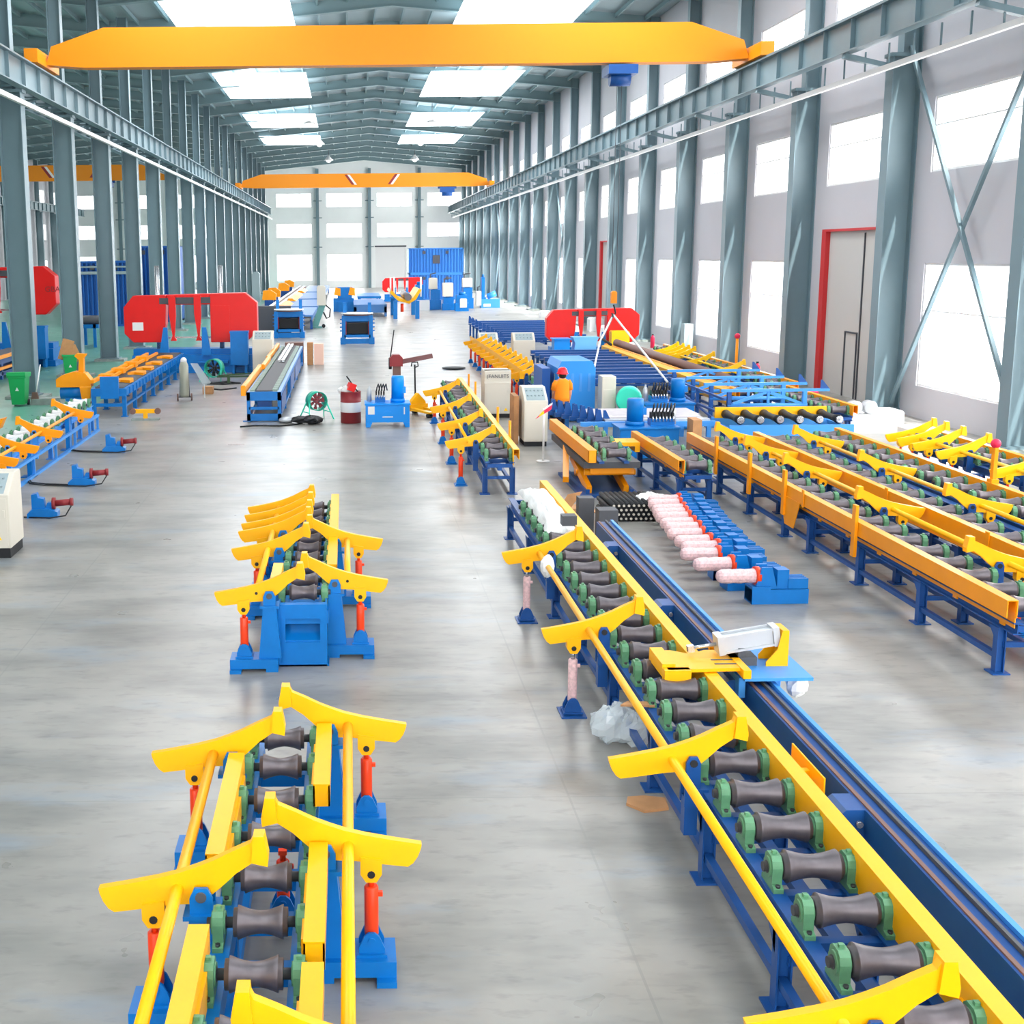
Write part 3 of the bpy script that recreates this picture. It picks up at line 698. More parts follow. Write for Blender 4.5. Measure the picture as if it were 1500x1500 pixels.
# trestles: four blue cross frames
trest = None
for i, y in enumerate((32.0, 33.6, 35.4, 37.5)):
    lab = 'light blue trestle frame with end stop, %s from the row of black roller ends' % ORD[i]
    if trest is None:
        t = trest = thing('trestle', lab, 'trestle', (0, y, 0), 0, 'blue trestle frames')
        MB().box(9.55, 12.3, -.05, .05, 1.13, 1.2).build('top_beam', RBLUE, t)
        MB().cyl((9.7, 0, .78), (11.75, 0, .78), .055, 12).build('cross_tube', RBLUE, t)
        for x in (9.75, 11.68): MB().box(x-.05, x+.05, -.05, .05, .02, 1.13).box(x-.12, x+.12, -.12, .12, 0, .02).build('leg', DBLUE if x < 10 else RBLUE, t)
        MB().box(10.72, 10.78, -.03, .03, .8, 1.13).bar((9.85, 0, .82), (10.7, 0, 1.12), .07).bar((11.6, 0, .82), (10.8, 0, 1.12), .07).build('brace', RBLUE, t)
        MB().prism([(12.08, 1.2), (12.3, 1.2), (12.12, 1.42), (12.08, 1.42)], 'y', -.02, .02).build('end_stop', DBLUE, t)
    else:
        t = dup(trest, None, (0, y, 0)); t['label'] = lab
mb = MB()
for x, z in ((9.62, .95), (9.62, .55)): mb.bar((x, 31.9, z), (x, 37.6, z), .06)
mb.bar((9.62, 32, .25), (9.62, 37.5, .8), .05).box(9.58, 9.66, 34.4, 34.5, 0, .98).box(9.58, 9.66, 36.4, 36.5, 0, .98)
tag(mb.build('trestle_tie', DBLUE), 'dark blue tie frame joining the four trestles on the side of the pump units', 'frame')
# cross conveyor showing six roller ends
t = thing('cross_conveyor', 'blue cross conveyor showing six round black roller ends to the camera', 'conveyor', (-.12, 29.0, 0))
MB().box(9.0, 11.9, 0, .06, .42, .68).box(9.0, 11.9, 1.5, 1.56, .42, .68).box(9.0, 9.06, .06, 1.5, .5, .6).box(11.84, 11.9, .06, 1.5, .5, .6).build('frame', RBLUE, t)
MB().box(9.0, 11.7, 1.2, 1.26, .7, .96).build('back_plate', YEL, t)
for i in range(6):
    x = 9.25+i*.46
    o = MB().lathe([(.03, -.05), (.03, 0), (.11, .02), (.085, .25), (.07, .6), (.085, .95), (.11, 1.15)], (x, .02, .8), (0, 1, 0), 16).build('roller', BLK, t)
    MB().lathe([(.075, -.06), (.085, -.03), (.085, .02)], (x, .02, .8), (0, 1, 0), 14).cyl((x, -.07, .8), (x, .02, .8), .03).build('bearing', STEEL, o)
for x in (9.3, 10.4, 11.6):
    for y in (.03, 1.53): MB().box(x-.05, x+.05, y-.05, y+.05, .02, .42).box(x-.1, x+.1, y-.1, y+.1, 0, .02).build('leg', DBLUE, t)
# transfer rack of blue bars
def bar_rack(label, x0, x1, y0, y1, n, z, stops=True):
    t = thing('transfer_rack', label, 'rack', (0, 0, 0), 0, 'blue transfer racks')
    for i in range(n):
        y = y0+(y1-y0)*i/(n-1)
        b = MB().box(x0, x1, y-.11, y+.11, z-.14, z).box(x0, x1, y-.16, y+.16, z-.22, z-.18)
        for k in range(int((x1-x0)/.45)): b.box(x0+.2+k*.45, x0+.38+k*.45, y-.05, y+.05, z-.18, z-.14)
        o = b.build('cross_bar', DBLUE, t)
        if stops: MB().prism([(x0, z), (x0+.25, z), (x0+.08, z+.28), (x0+.02, z+.28)], 'y', y-.03, y+.03).build('end_stop', DBLUE, o)
        for x in (x0+.1, x1-.1): MB().box(x-.05, x+.05, y-.05, y+.05, 0, z-.22).build('leg', DBLUE, o)
    mb = MB()
    for x in (x0+.25, (x0+x1)/2, x1-.25): mb.box(x-.05, x+.05, y0, y1, z-.34, z-.24)
    mb.build('long_beam', DBLUE, t)
    return t
bar_rack('blue transfer rack of parallel bars between blue machine cabinet and yellow sided conveyor', 7.3, 10.4, 38.6, 50.2, 11, .85, False)
gt = bar_rack('low blue transfer rack with upright end stops, beyond the two small cream consoles', 6.9, 11.2, 57.5, 72, 9, .88)
# flat bar table with paired stops
t = thing('bar_table', 'blue table with paired triangular stops holding grey steel flats, in front of the worker', 'table', (0, 0, 0))
MB().box(5.5, 8.7, 29.5, 29.62, .6, .72).box(5.3, 8.7, 31.9, 32.02, .6, .72).box(6.2, 6.3, 29.6, 31.9, .6, .7).box(8.5, 8.6, 29.6, 31.9, .6, .7).build('frame', RBLUE, t)
for x, y in ((6.1, 29.56), (6.5, 29.56), (8.55, 29.56), (5.6, 31.96), (8.55, 31.96)): MB().box(x-.05, x+.05, y-.05, y+.05, 0, .6).build('leg', RBLUE, t)
MB().bar((6.6, 29.56, .12), (7.9, 29.56, .58), .09).build('brace', RBLUE, t)
for i in range(8):
    k = i/7; x, y = 5.05+.85*k, 32.4-2.55*k
    MB().prism([(x, .68), (x+.2, .68), (x+.13, .98), (x+.06, .98)], 'y', y-.02, y+.02).prism([(x+.2, .68), (x+.4, .68), (x+.26, .96), (x+.2, .96)], 'y', y-.02, y+.02).box(x-.05, x+.6, y-.08, y+.08, .58, .68).build('end_stop', DBLUE, t)
tag(MB().box(5.95, 8.6, 30.5, 31.8, .72, .76).build('flat_bar', LILAC), 'broad grey steel flat lying at the back of the blue bar table', 'steel bar', 'steel flats')
tag(MB().box(6.0, 8.5, 29.95, 30.4, .72, .77).build('flat_bar', LILAC), 'grey steel flat with paper tag lying at the front of the blue bar table', 'steel bar', 'steel flats')
tag(MB().box(6.1, 8.6, 29.62, 29.9, .72, .76).build('flat_bar', ALU), 'narrow bright steel flat at the front edge of the blue bar table', 'steel bar', 'steel flats')
tag(MB().box(6.05, 6.4, 30.02, 30.3, .772, .776).build('paper_sheet', WHITE), 'white paper sheet lying on the steel flat', 'paper')

# ================================================================== BAND SAWS
def band_saw(label, x0, y, k=1.0, lift=0, sign=True, base=True, colz=4.3, cabinet=True, mirror=False):
    t = thing('band_saw', label, 'saw', (x0, y, 0), 0, 'red band saws')
    def Z(z): return (z-1.24)*k+1.24*k+lift
    def P(pts): return [((5.4-a if mirror else a)*k, Z(b)) for a, b in pts]
    D = .7*k
    f = MB().prism(P([(0, 1.6), (.36, 1.24), (1.5, 1.24), (1.68, 1.95), (1.72, 2.66), (1.72, 2.72), (3.5, 2.72), (3.5, 1.26), (4.3, 1.2), (4.95, 1.24), (5.4, 1.65), (5.4, 2.8), (4.92, 3.22), (.4, 3.14), (0, 2.66)][:6]+[(1.72, 3.14), (.4, 3.12), (0, 2.66)]), 'y', 0, D)
    f.prism(P([(3.5, 1.22), (4.95, 1.22), (5.4, 1.65), (5.4, 2.8), (4.92, 3.2), (3.5, 3.18)]), 'y', 0, D)
    f.prism(P([(1.72, 2.74), (3.5, 2.74), (3.5, 3.18), (1.72, 3.14)]), 'y', .05*k, D-.05*k)
    bow = f.build('saw_bow', RED, t, bevel=.03*k)
    MB().prism(P([(1.46, 2.78), (1.85, 2.78), (1.85, 3.02), (1.46, 3.02)]), 'y', -.02, .06).prism(P([(2.12, 2.78), (2.9, 2.78), (2.9, 3.04), (2.12, 3.04)]), 'y', -.02, .06).prism(P([(3.12, 2.8), (3.52, 2.8), (3.52, 3.04), (3.12, 3.04)]), 'y', -.02, .06).build('beam_slot', DGR, bow)
    MB().prism(P([(3.55, 1.35), (4.28, 1.35), (4.28, 2.7), (3.55, 2.7)]), 'y', -.02, .01).build('wheel_door', RED, bow)
    for a in (1.98, 3.0):
        g = MB().prism(P([(a-.14, 3.1), (a+.14, 3.1), (a+.14, 2.3), (a+.06, 1.45), (a+.14, 1.36), (a+.14, 1.3), (a-.1, 1.3), (a-.02, 1.5), (a-.14, 2.4)]), 'y', -.1, .05); g.build('blade_guide', RED, t)
    MB().prism(P([(1.4, 1.38), (3.7, 1.38), (3.7, 1.45), (1.4, 1.45)]), 'y', .3*k, .305*k).build('saw_blade', STEEL, t)
    if sign: MB().prism(P([(.34, 1.72), (.78, 1.72), (.78, 2.05), (.34, 2.05)]), 'y', -.012, -.002).build('paper_notice', WHITE, bow)
    for a in (1.32, 3.9): MB().cyl(((5.4-a if mirror else a)*k, D*.75, .4*k), ((5.4-a if mirror else a)*k, D*.75, colz*k+lift), .1*k, 14).build('guide_column', STEEL, t)
    b = MB().box(.3*k, 5.2*k, -.1, 1.3*k, .25*k, .72*k).box(.2*k, 5.3*k, -.2*k, 1.5*k, 0, .25*k).box(.3*k, 5.15*k, .2*k, 1.2*k, .72*k, .95*k).box(3*k, 4.2*k, -.3*k, 0, .4*k, .5*k)
    b.build('bed', BLUE, t)
    for a, s in ((1.66, 1), (3.3, -1)):
        x = a*k; MB().prism([(x-.24*k*s, .72*k), (x+.16*k*s, .72*k), (x+.12*k*s, 1.85*k), (x-.04*k*s, 1.85*k)], 'y', -.28*k, -.14*k).build('vice_post', BLUE, t)
    if cabinet: MB().box(4.35*k, 5.05*k, -.75*k, -.2*k, .35*k, 1.62*k).box(4.33*k, 5.07*k, -.77*k, -.18*k, 1.62*k, 1.7*k).box(4.4*k, 4.5*k, -.7*k, -.25*k, 0, .35*k).box(4.9*k, 5.0*k, -.7*k, -.25*k, 0, .35*k).build('electric_box', BLUE, t)
    return t
band_saw('big red band saw with white notice, behind the orange clamp conveyor by the column row', -9.05, 51.2)
band_saw('red band saw by the window wall with blue tank and yellow box in front', 8.45, 53.6, .73, 0, False, colz=2.9, cabinet=False)
s3 = band_saw('raised red band saw in the neighbouring hall, half hidden by the columns', -18.3, 55.0, 1.05, .95)
x, z = at(77, 424, 55.0)
def text(body, size, loc, rot, m, par, name='lettering', ext=.002):
    c = bpy.data.curves.new(name, 'FONT'); c.body = body; c.size = size; c.extrude = ext; c.align_x = 'CENTER'; c.align_y = 'CENTER'
    q = bpy.data.objects.new(name, c); COL.objects.link(q); bpy.context.view_layer.update()
    me = bpy.data.meshes.new_from_object(q.evaluated_get(bpy.context.evaluated_depsgraph_get())); me.materials.clear(); me.materials.append(m)
    bpy.data.objects.remove(q); o = bpy.data.objects.new(name, me)
    COL.objects.link(o); o.location = loc; o.rotation_euler = rot
    if par: o.parent = par
    return o
text('GBA', .34, (x+18.3, -.02, z), (PI/2, 0, 0), DRED, s3)
s4 = band_saw('small red band saw far off in front of the blue containers', 3.5, 126, .74, 0, False, colz=3, cabinet=False)
o = MB().box(8.35, 8.98, 50.9, 51.6, 0, 1.2).box(8.3, 9.03, 50.85, 51.65, 1.2, 1.25).build('coolant_tank', SKYB); tag(o, 'bright blue tank in front of the window wall band saw', 'tank')
o = MB().prism([(9.15, .7), (10.05, .7), (10.05, 1.05), (10.15, 1.3), (9.1, 1.3), (9.2, 1.05)], 'y', 50.9, 51.6).box(9.25, 9.35, 51, 51.5, 0, .7).box(9.85, 9.95, 51, 51.5, 0, .7).build('chip_tray', mat('pale_blue', (110, 185, 240), .4)); tag(o, 'pale blue chip tray between the blue tank and the yellow box', 'tray')
o = MB().rbox(11.05, 11.8, 52.75, 53.3, .85, 1.42, .05).box(11.1, 11.2, 52.8, 53.2, 0, .85).box(11.65, 11.75, 52.8, 53.2, 0, .85).build('motor_guard', LEM); tag(o, 'lemon yellow guard box standing before the window wall band saw', 'box')

# ================================================================== LINES ON THE OTHER SIDE
# flat roller bed feeding the big saw
t = thing('saw_feed_table', 'blue feed table with dark rollers and orange clamps leading to the big red saw', 'conveyor', (-7.6, 37.0, 0))
mb = MB().box(0, .08, 0, 13.5, .62, .85).box(.94, 1.02, 0, 13.5, .62, .85).box(.08, .94, 0, .08, .62, .85)
for i in range(22): mb.box(1.02, 1.06, i*.63, i*.63+.05, .64, .83)
mb.build('frame', BLUE, t)
for i in range(8):
    y = .15+i*1.85
    for x in (.05, .95): MB().box(x-.06, x+.06, y-.06, y+.06, .02, .62).box(x-.1, x+.1, y-.1, y+.1, 0, .02).build('leg', BLUE, t)
MB().box(.9, 1.0, .2, 13.2, .3, .36).box(0, 1, .1, .16, .3, .4).build('stretcher', BLUE, t)
rp = None
for i in range(58):
    y = .3+i*.228
    if rp is None: rp = MB().cyl((.08, 0, 0), (.94, 0, 0), .07, 12).build('roller', DGR, t, (0, y, .82))
    else: r = rp.copy(); COL.objects.link(r); r.location = (0, y, .82)
MB().box(.28, .82, -.03, .1, .55, 1.2).build('end_plate', BLUE, t)
MB().bar((-.12, .8, .98), (-.12, 11.5, .98), .1).bar((.1, 1.2, .93), (.1, 12.5, .93), .09).build('clamp_rail', ORG, t)
for y in (2.2, 4.4, 6.8, 9.2): MB().box(-.2, .2, y, y+.5, .88, 1.06).build('clamp_slide', ORG, t)
for i, y in enumerate((1.4, 3.9, 5.6, 7.6, 10.3)): MB().prism([(.42, y), (.62, y+.1), (.95, y-.15), (.98, y+.3), (.9, y+.75), (.6, y+.8), (.5, y+.5)], 'z', .89, .97).build('clamp_jaw', ORG, t)
t = thing('orange_clamp', 'orange clamp head with tall lever on a blue drum base beside the saw feed table', 'clamp', (-8.35, 38.2, 0))
MB().cyl((-.45, .2, .6), (.35, .2, .6), .2, 16).box(-.3, .3, .05, .55, 0, .45).build('base', BLUE, t)
MB().prism([(-.55, .78), (.5, .78), (.5, 1.0), (.35, 1.2), (.0, 1.25), (-.35, 1.15), (-.55, 1.02)], 'y', .0, .45).build('clamp_body', ORG, t)
MB().prism([(.12, 1.15), (.28, 1.15), (.3, 1.65), (.4, 1.78), (.1, 1.8), (.02, 1.72), (.16, 1.6)], 'y', .1, .3).build('lever', ORG, t)
MB().prism([(.36, .5), (.6, .5), (.65, .85), (.31, .85)], 'y', -.7, -.55).build('front_cup', ORG, t)
# line with white-wrapped rollers
ca = conveyor('diagonal-looking line of white-wrapped rollers with thin orange tube, at the aisle edge', -7.3, 19.5, 34.4, [20, 23.2, 26.2, 29.3, 32.6, 34.2], seq(19.8, 34.2, .62),
    arms=[(1, y) for y in (20.2, 22.0, 23.7, 25.3, 27.5, 30.9)], tubes=[(1, 19.6, 31.2)], ram_m=None, frame_m=RBLUE, drum=CLOTH, arm_m=ORG, low=False)
mb = MB().box(.42, .5, 0, 14.6, .4, .46).box(.42, .5, 0, 14.6, .0, .06)
for y in (1.5, 3.6, 5.6, 7.4, 9.5, 11.6, 13.4, 14.5): mb.box(.43, .49, y-.03, y+.03, .06, .4)
mb.build('side_ladder', RBLUE, ca)
for y in (2.2, 7.4, 11.2): MB().box(.34, .44, y-.1, y+.1, .02, .85).box(.2, .5, y-.14, y+.14, 0, .02).prism([(.3, .02), (.44, .02), (.44, .3)], 'y', y+.1, y+.12).build('post', BLUE, ca)
# belt line with steel rails on top
t = thing('belt_conveyor', 'blue belt conveyor in the aisle with orange side guard and bright rails on top', 'conveyor', (-2.9, 35.7, 0))
mb = MB().box(0, .98, 0, .1, .6, .85).box(0, .98, 0, .08, .02, .22).box(.06, .92, 0, .06, .34, .42)
for x in (0, .88): mb.box(x, x+.1, 0, 18.2, .72, .84).box(x+.02, x+.08, .1, 18.2, .1, .18)
for y in (0, 3, 6, 9, 12, 15, 18):
    for x in (0, .88): mb.box(x, x+.1, y, y+.1, 0, .72)
for x in (-.1, 1.0): mb.box(x-.02, x+.1, 0, .12, 0, .02)
mb.build('frame', BLUE, t)
for y in (.3, 6.3, 9.8, 12.3): MB().box(.97, .99, y, y+2.6, .2, .7).build('side_cover', DBLUE, t)
MB().box(.26, .74, .1, 18.0, .84, .88).build('belt', mat('belt_grey', (70, 70, 74), .6), t)
LINK = mat('link_green_grey', (120, 138, 126), .45, .3)
for x in (.16, .8):
    prof = [(.12, .84)]
    for i in range(60): y = .15+i*.29; prof += [(y, .86), (y+.02, .905), (y+.17, .905), (y+.19, .86)]
    MB().prism(prof+[(17.7, .84)], 'x', x-.07, x+.07).build('chain_track', LINK, t)
MB().box(.3, .7, .2, .5, .3, .6).cyl((.3, .5, .45), (.7, .5, .45), .12).build('drive_motor', DBLUE, t)
for a, b, d in ((0, 7.0, .0), (7.0, 10.5, .1), (10.5, 17.5, .05)): MB().rbox(-.16+d, -.02+d, a, b, .74 if a == 0 else .86, 1.04, .03).build('side_guard', ORG, t)
for i, x in enumerate((.38, .52)):
    o = MB().box(-2.9+x, -2.9+x+.1, 45.2, 53.4, .905, .985).build('steel_rail', STEEL); tag(o, 'bright steel rail on the blue belt conveyor, the one nearer the %s' % ('orange guard', 'open aisle')[i], 'rail', 'rails on the belt conveyor')
# round work tables
def round_table(label, x, y):
    t = thing('round_table', label, 'table', (x, y, 0), 0, 'round top work stands')
    mb = MB()
    for s in (-1, 1): mb.box(s*.72-.1, s*.72+.1, -.5, .5, .35, 1.5).box(s*.76-.14, s*.76+.14, -.5, .5, 0, .35)
    mb.box(-.7, .7, -.45, -.3, 1.2, 1.5).box(-.7, .7, -.5, .5, .35, .5).box(-.62, .62, .35, .45, .5, 1.2).box(-.62, .62, -.45, -.4, .02, .3)
    mb.build('frame', BLUE, t)
    for s in (-1, 1):
        MB().box(s*.6-.03, s*.6+.03, -.42, -.36, .5, 1.2).build('side_plate', DRED, t); MB().box(s*.66-.09, s*.66+.09, .3, .42, 1.5, 2.15).build('upright', BLUE, t)
        for z in (.7, .9, 1.1, 1.3): MB().cyl((s*.82, -.3, z), (s*.92, -.3, z), .03, 8).build('handle', BLUE, t)
    MB().box(-.55, .55, -.3, .2, .55, 1.1).build('gearbox', BLK, t)
    MB().cyl((0, 0, 1.5), (0, 0, 1.58), .7, 28).build('turntable_ring', BROWN, t); MB().cyl((0, 0, 1.58), (0, 0, 1.63), .85, 32).build('table_top', WHITE, t)
round_table('blue stand with white round top alone in the middle of the aisle', .52, 67.0)
round_table('blue stand with white round top beside the long transfer tables', -3.35, 72.5)
# long transfer tables far down the aisle
t = thing('transfer_table', 'long run of blue flat transfer tables far down the aisle by the column row', 'table', (0, 0, 0))
for i, (a, b) in enumerate(((80, 92), (94, 108), (110, 128), (130, 156))):
    p = MB().box(-4.7, -2.2, a, b, .82, .92).box(-4.7, -4.6, a, b, .6, .82).box(-2.3, -2.2, a, b, .6, .82).build('table_panel', mat('slate_blue_%s' % 'abcd'[i], (70, 118, 176), .45), t)
    for y in (a+.5, b-.5):
        for x in (-4.6, -2.3): MB().box(x-.08, x+.08, y-.08, y+.08, 0, .6).build('leg', DBLUE, p)
for x, a in ((-5.65, 84), (-5.15, 84)): MB().box(x, x+.22, a, 150, 1.0, 1.08).build('rail', CLOTH, t)
MB().box(-5.8, -4.8, 84, 150, .75, .98).build('roller_bed', BROWN, t)
for y in (90, 104, 112, 126): MB().prism([(-4.85, .93), (-4.2, .93), (-4.5, 1.15), (-4.85, 1.15)], 'y', y, y+9).build('side_guard', ORG, t)
for i, (px, py, Y) in enumerate(((395, 432, 104), (402, 428, 110), (416, 420, 128), (424, 415, 145))):
    x, z = at(px, py, Y)
    t = thing('orange_clamp', 'orange clamp head far down the aisle by the columns, %s from the near end' % ORD[i], 'clamp', (x, Y, 0), 0, 'far orange clamps')
    MB().prism([(-.6, z-.4), (.5, z-.4), (.55, z+.1), (.1, z+.4), (-.5, z+.35)], 'y', -.4, .4).build('clamp_body', ORG, t); MB().box(-.4, .3, -.4, .4, 0, z-.4).build('base', DBLUE, t)
# blue stand with two orange pads
t = thing('tilting_stand', 'blue upright stand with an orange pad on each shoulder, in mid aisle', 'machine', (-.25, 105, 0))
MB().box(-.55, .65, -.4, .4, 1.1, 2.0).box(-.5, .3, -.5, -.3, 0, .8).box(-.9, .8, -.3, .5, 0, 1.1).build('body', BLUE, t)
for s in (-1, 1): MB().prism([(s*.6-.25, 1.4), (s*.6+.3, 1.3), (s*.6+.3, 1.9), (s*.6-.1, 2.0)], 'y', -.5, -.3).build('pad', ORG, t)
# V conveyor with pipe, beyond the round table
t = thing('pipe_cradle', 'yellow V-shaped pipe cradle on blue legs far down the aisle', 'cradle', (4.3, 92, 0))
MB().prism([(-1.2, 1.9), (-.6, 1.3), (.2, 1.1), (.7, 1.4), (1.1, 2.1), (.9, 2.15), (.5, 1.55), (.1, 1.3), (-.5, 1.5), (-1.1, 2.1)], 'y', 0, 7).build('cradle', YEL, t)
for x in (-.8, .8):
    for y in (.1, 6): MB().box(x-.15, x+.15, y, y+.3, 0, 1.3).build('leg', BLUE, t)
MB().cyl((-.3, .5, .5), (-.3, .5, 1.1), .12, 10).build('cylinder', ORED, t)
for x in (-1.15, -.9, 1.05): MB().cyl((x, .2, 1.6), (x, .2, 3.0), .06, 8).build('guide_post', WHITE, t)
o = MB().cyl((4.4, 91.5, 1.58), (4.4, 99.6, 1.58), .26, 18).build('steel_pipe', ROL); tag(o, 'grey steel pipe lying in the yellow V cradle down the aisle', 'pipe')
o = MB().box(.5, 3.0, 96, 108, .75, .9).box(.5, .7, 96, 96.4, 0, .75).box(2.8, 3.0, 96, 96.4, 0, .75).box(.5, .7, 107, 107.4, 0, .75).box(2.8, 3.0, 107, 107.4, 0, .75).box(.5, 3.0, 96, 96.15, .3, .75).build('flat_table', mat('slate_blue', (70, 118, 176), .45)); tag(o, 'low blue flat table beside the yellow V cradle', 'table')
o = MB().box(.9, 3.0, 112, 122, .8, 1.0).box(1.0, 1.2, 112, 112.4, 0, .8).box(2.8, 2.9, 112, 112.4, 0, .8).box(1.0, 1.2, 121, 121.4, 0, .8).box(2.8, 2.9, 121, 121.4, 0, .8).build('flat_table', BLUE); tag(o, 'blue flat table behind the low one, in front of the small far saw', 'table')
# container stack
def container(label, x0, x1, y0, y1, z0, h, m, win):
    t = thing('container', label, 'container', (x0, y0, z0), 0, 'stacked blue containers'); w = x1-x0; n = int(w/.3)
    pts = []
    for i in range(n):
        a = i*w/n; q = w/n; pts += [(a, 0), (a+q*.3, 0), (a+q*.42, .14), (a+q*.88, .14), (a+q, 0)]
    vs = [(a, b, z) for z in (.12, h-.12) for a, b in pts]; k = len(pts)
    mb = MB().add(vs, [(i, i+1, i+1+k, i+k) for i in range(k-1)]).box(0, w, -.03, .1, 0, .14).box(0, w, -.03, .1, h-.14, h).box(0, .12, -.03, .1, 0, h).box(w-.12, w, -.03, .1, 0, h)
    mb.box(0, .06, .1, y1-y0, 0, h).box(w-.06, w, .1, y1-y0, 0, h).box(0, w, y1-y0-.06, y1-y0, 0, h).box(0, w, .1, y1-y0, h-.06, h).box(0, w, .1, y1-y0, .0, .1)
    mb.build('shell', m, t)
    if win: MB().box(w*.44, w*.57, -.06, -.02, h*.4, h*.72).build('window_pane', DGR, t)
    for q in (.28, .7): MB().box(w*q-.15, w*q+.15, -.06, -.02, h-.6, h-.3).build('vent', DGR, t)
    return t
container('upper blue corrugated container with a small dark window, stacked by the end wall', 6.3, 11.9, 130, 132.5, 2.62, 2.6, CONTB, True)
container('lower blue corrugated container of the stack by the end wall', 6.3, 11.9, 130, 132.5, 0, 2.62, CONTB, False)
container('dark blue enclosure with pale stripes in the neighbouring hall, the lower front one', -18.2, -14.6, 86, 90, 0, 4.4, CONTD, False)
container('tall dark blue enclosure in the neighbouring hall, behind the front one', -15.4, -12.2, 91, 95, 0, 5.4, CONTD, False)
o = MB().box(-18.2, -14.6, 85.92, 85.96, 3.5, 3.7).box(-18.2, -14.6, 85.92, 85.96, 3.95, 4.05).build('stripe', ROOF); o.parent = bpy.data.objects['container.002']; o.location = (18.2, -86, 0)
# far machine cluster
def cluster(label, bx, cx_, Y, grp='far cabinet machines'):
    t = thing('cabinet_machine', label, 'machine', (0, Y, 0), 0, grp)
    (x0, y0, x1, y1) = bx; a, zt = at(x0, y0, Y); b, zb = at(x1, y1, Y); zb = max(0, zb)
    MB().box(a, b, -.5, .5, zb if zb > .3 else 0, zt).box(a-.1, b+.1, -.55, .3, 0, min(.9, zt*.5)).cyl(((a+b)/2, -.2, zt), ((a+b)/2, -.2, zt+.25), (b-a)*.3).build('body', BLUE, t)
    if cx_:
        a, zt = at(cx_[0], cx_[1], Y); b, zb = at(cx_[2], cx_[3], Y)
        MB().rbox(a, b, -.6, .3, zb, zt, .06).build('control_box', CREAM, t)
        MB().box(a+.1, a+.2, -.2, .1, zt, zt+.35).cyl((a+.15, 0, zt+.3), (b-.1, -.1, zt+.4), .05, 8).build('valve', DGR, t)
    return t
cluster('cabinet machine with raised cream box, far down by the containers', (630, 424, 644, 451), (628, 407, 640, 423), 107)
cluster('cabinet machine with the largest cream box, in the middle of the far group', (649, 435, 664, 452), (648, 414, 663, 434), 106)
cluster('cabinet machine with cream box nearest the window wall in the far group', (678, 421, 691, 449), (677, 407, 691, 420), 109)
cluster('low cabinet machine with small cream box at floor level in the far group', (668, 432, 684, 453), (673, 437, 683, 450), 104)
cluster('blue pump cabinet without cream box beside the small far saw', (608, 417, 620, 452), None, 107)
t = cluster('slim tall cream cabinet machine with blue mast in the far group', (705, 406, 709, 449), (697, 426, 704, 447), 110)
a, zt = at(704, 438, 110); b, zb = at(731, 449, 110)
MB().box(a, b, -.6, .6, 0, zt).cyl((a+.6, 0, zt+.2), (b-.3, 0, zt+.5), .25).build('bed', RBLUE, t); MB().box(a+.2, b-.8, -.62, -.6, .1, .35).build('plate', WHITE, t)
a, zt = at(612, 440, 105); b, zb = at(629, 454, 105)
tag(MB().box(a, b, 104.6, 105.6, 0, zt).build('carton_box', ALU), 'pale grey box on the floor in front of the far cabinet machines', 'box')
# welding stand in the aisle
t = thing('welding_stand', 'green leaning stand with pale head and black hose in the far aisle', 'stand', (-1.85, 82, 0))
MB().bar((-.3, 0, .0), (.25, 0, 1.5), .35, .4).box(-.45, .2, -.3, .3, 0, .1).build('stand_leg', mat('stand_green', (96, 150, 146), .5), t); MB().rbox(-.1, .45, -.3, .3, 1.45, 2.7, .08).build('head', CREAM, t)
MB().path([(.4, 0, 1.5), (.75, 0, 1.2), (.7, 0, .7), (.5, 0, .6), (.3, 0, 1.0)], .05).build('hose', BLK, t); MB().cyl((.3, -.1, .12), (.3, .1, .12), .12).build('wheel', BLK, t)
tag(MB().rbox(-9.6, -8.8, 128, 129, 0, 3.0, .2).build('machine_cabinet', ROOF), 'tall pale green cabinet by the last columns near the end wall', 'cabinet')
tag(MB().box(-5.6, -3.3, 73.8, 74.5, 0, 1.75).box(-5.5, -3.4, 73.75, 73.8, .2, 1.6).build('grey_screen', DGR), 'dark grey screen standing behind the round table by the transfer tables', 'screen')
# neighbouring hall line
t = thing('roller_line', 'blue and orange line in the neighbouring hall behind the nearest column', 'conveyor', (-14.6, 40, 0))
MB().box(0, 1.1, 0, 14, .6, .8).box(0, 1.1, 0, 14, .15, .3).build('frame', DBLUE, t); MB().box(1.1, 1.2, 0, 14, .82, .95).build('side_rail', ORG, t); MB().box(1.1, 1.2, 0, 14, .4, .5).build('side_rail', ORG, t)
for y in (.3, 4.5, 9, 13.5): MB().box(0, 1.1, y, y+.2, 0, .6).build('leg', DBLUE, t)
MB().box(.1, 1.0, .2, 13.8, .8, .9).build('roller_bed', DGR, t)
t = thing('roller_stand', 'blue stand with dark rollers seen between the columns in the neighbouring hall', 'stand', (-14.2, 66, 0))
for x in (0, .9): MB().box(x, x+.15, 0, .15, 0, 1.2).box(x, x+.15, 2, 2.15, 0, 1.2).build('leg', BLUE, t)
MB().box(-.1, 1.2, 0, 2.2, 1.0, 1.2).build('frame', BLUE, t)
for y in (.3, 1.0, 1.7): MB().cyl((-.1, y, 1.4), (1.2, y, 1.4), .2, 14).build('roller', DGR, t)
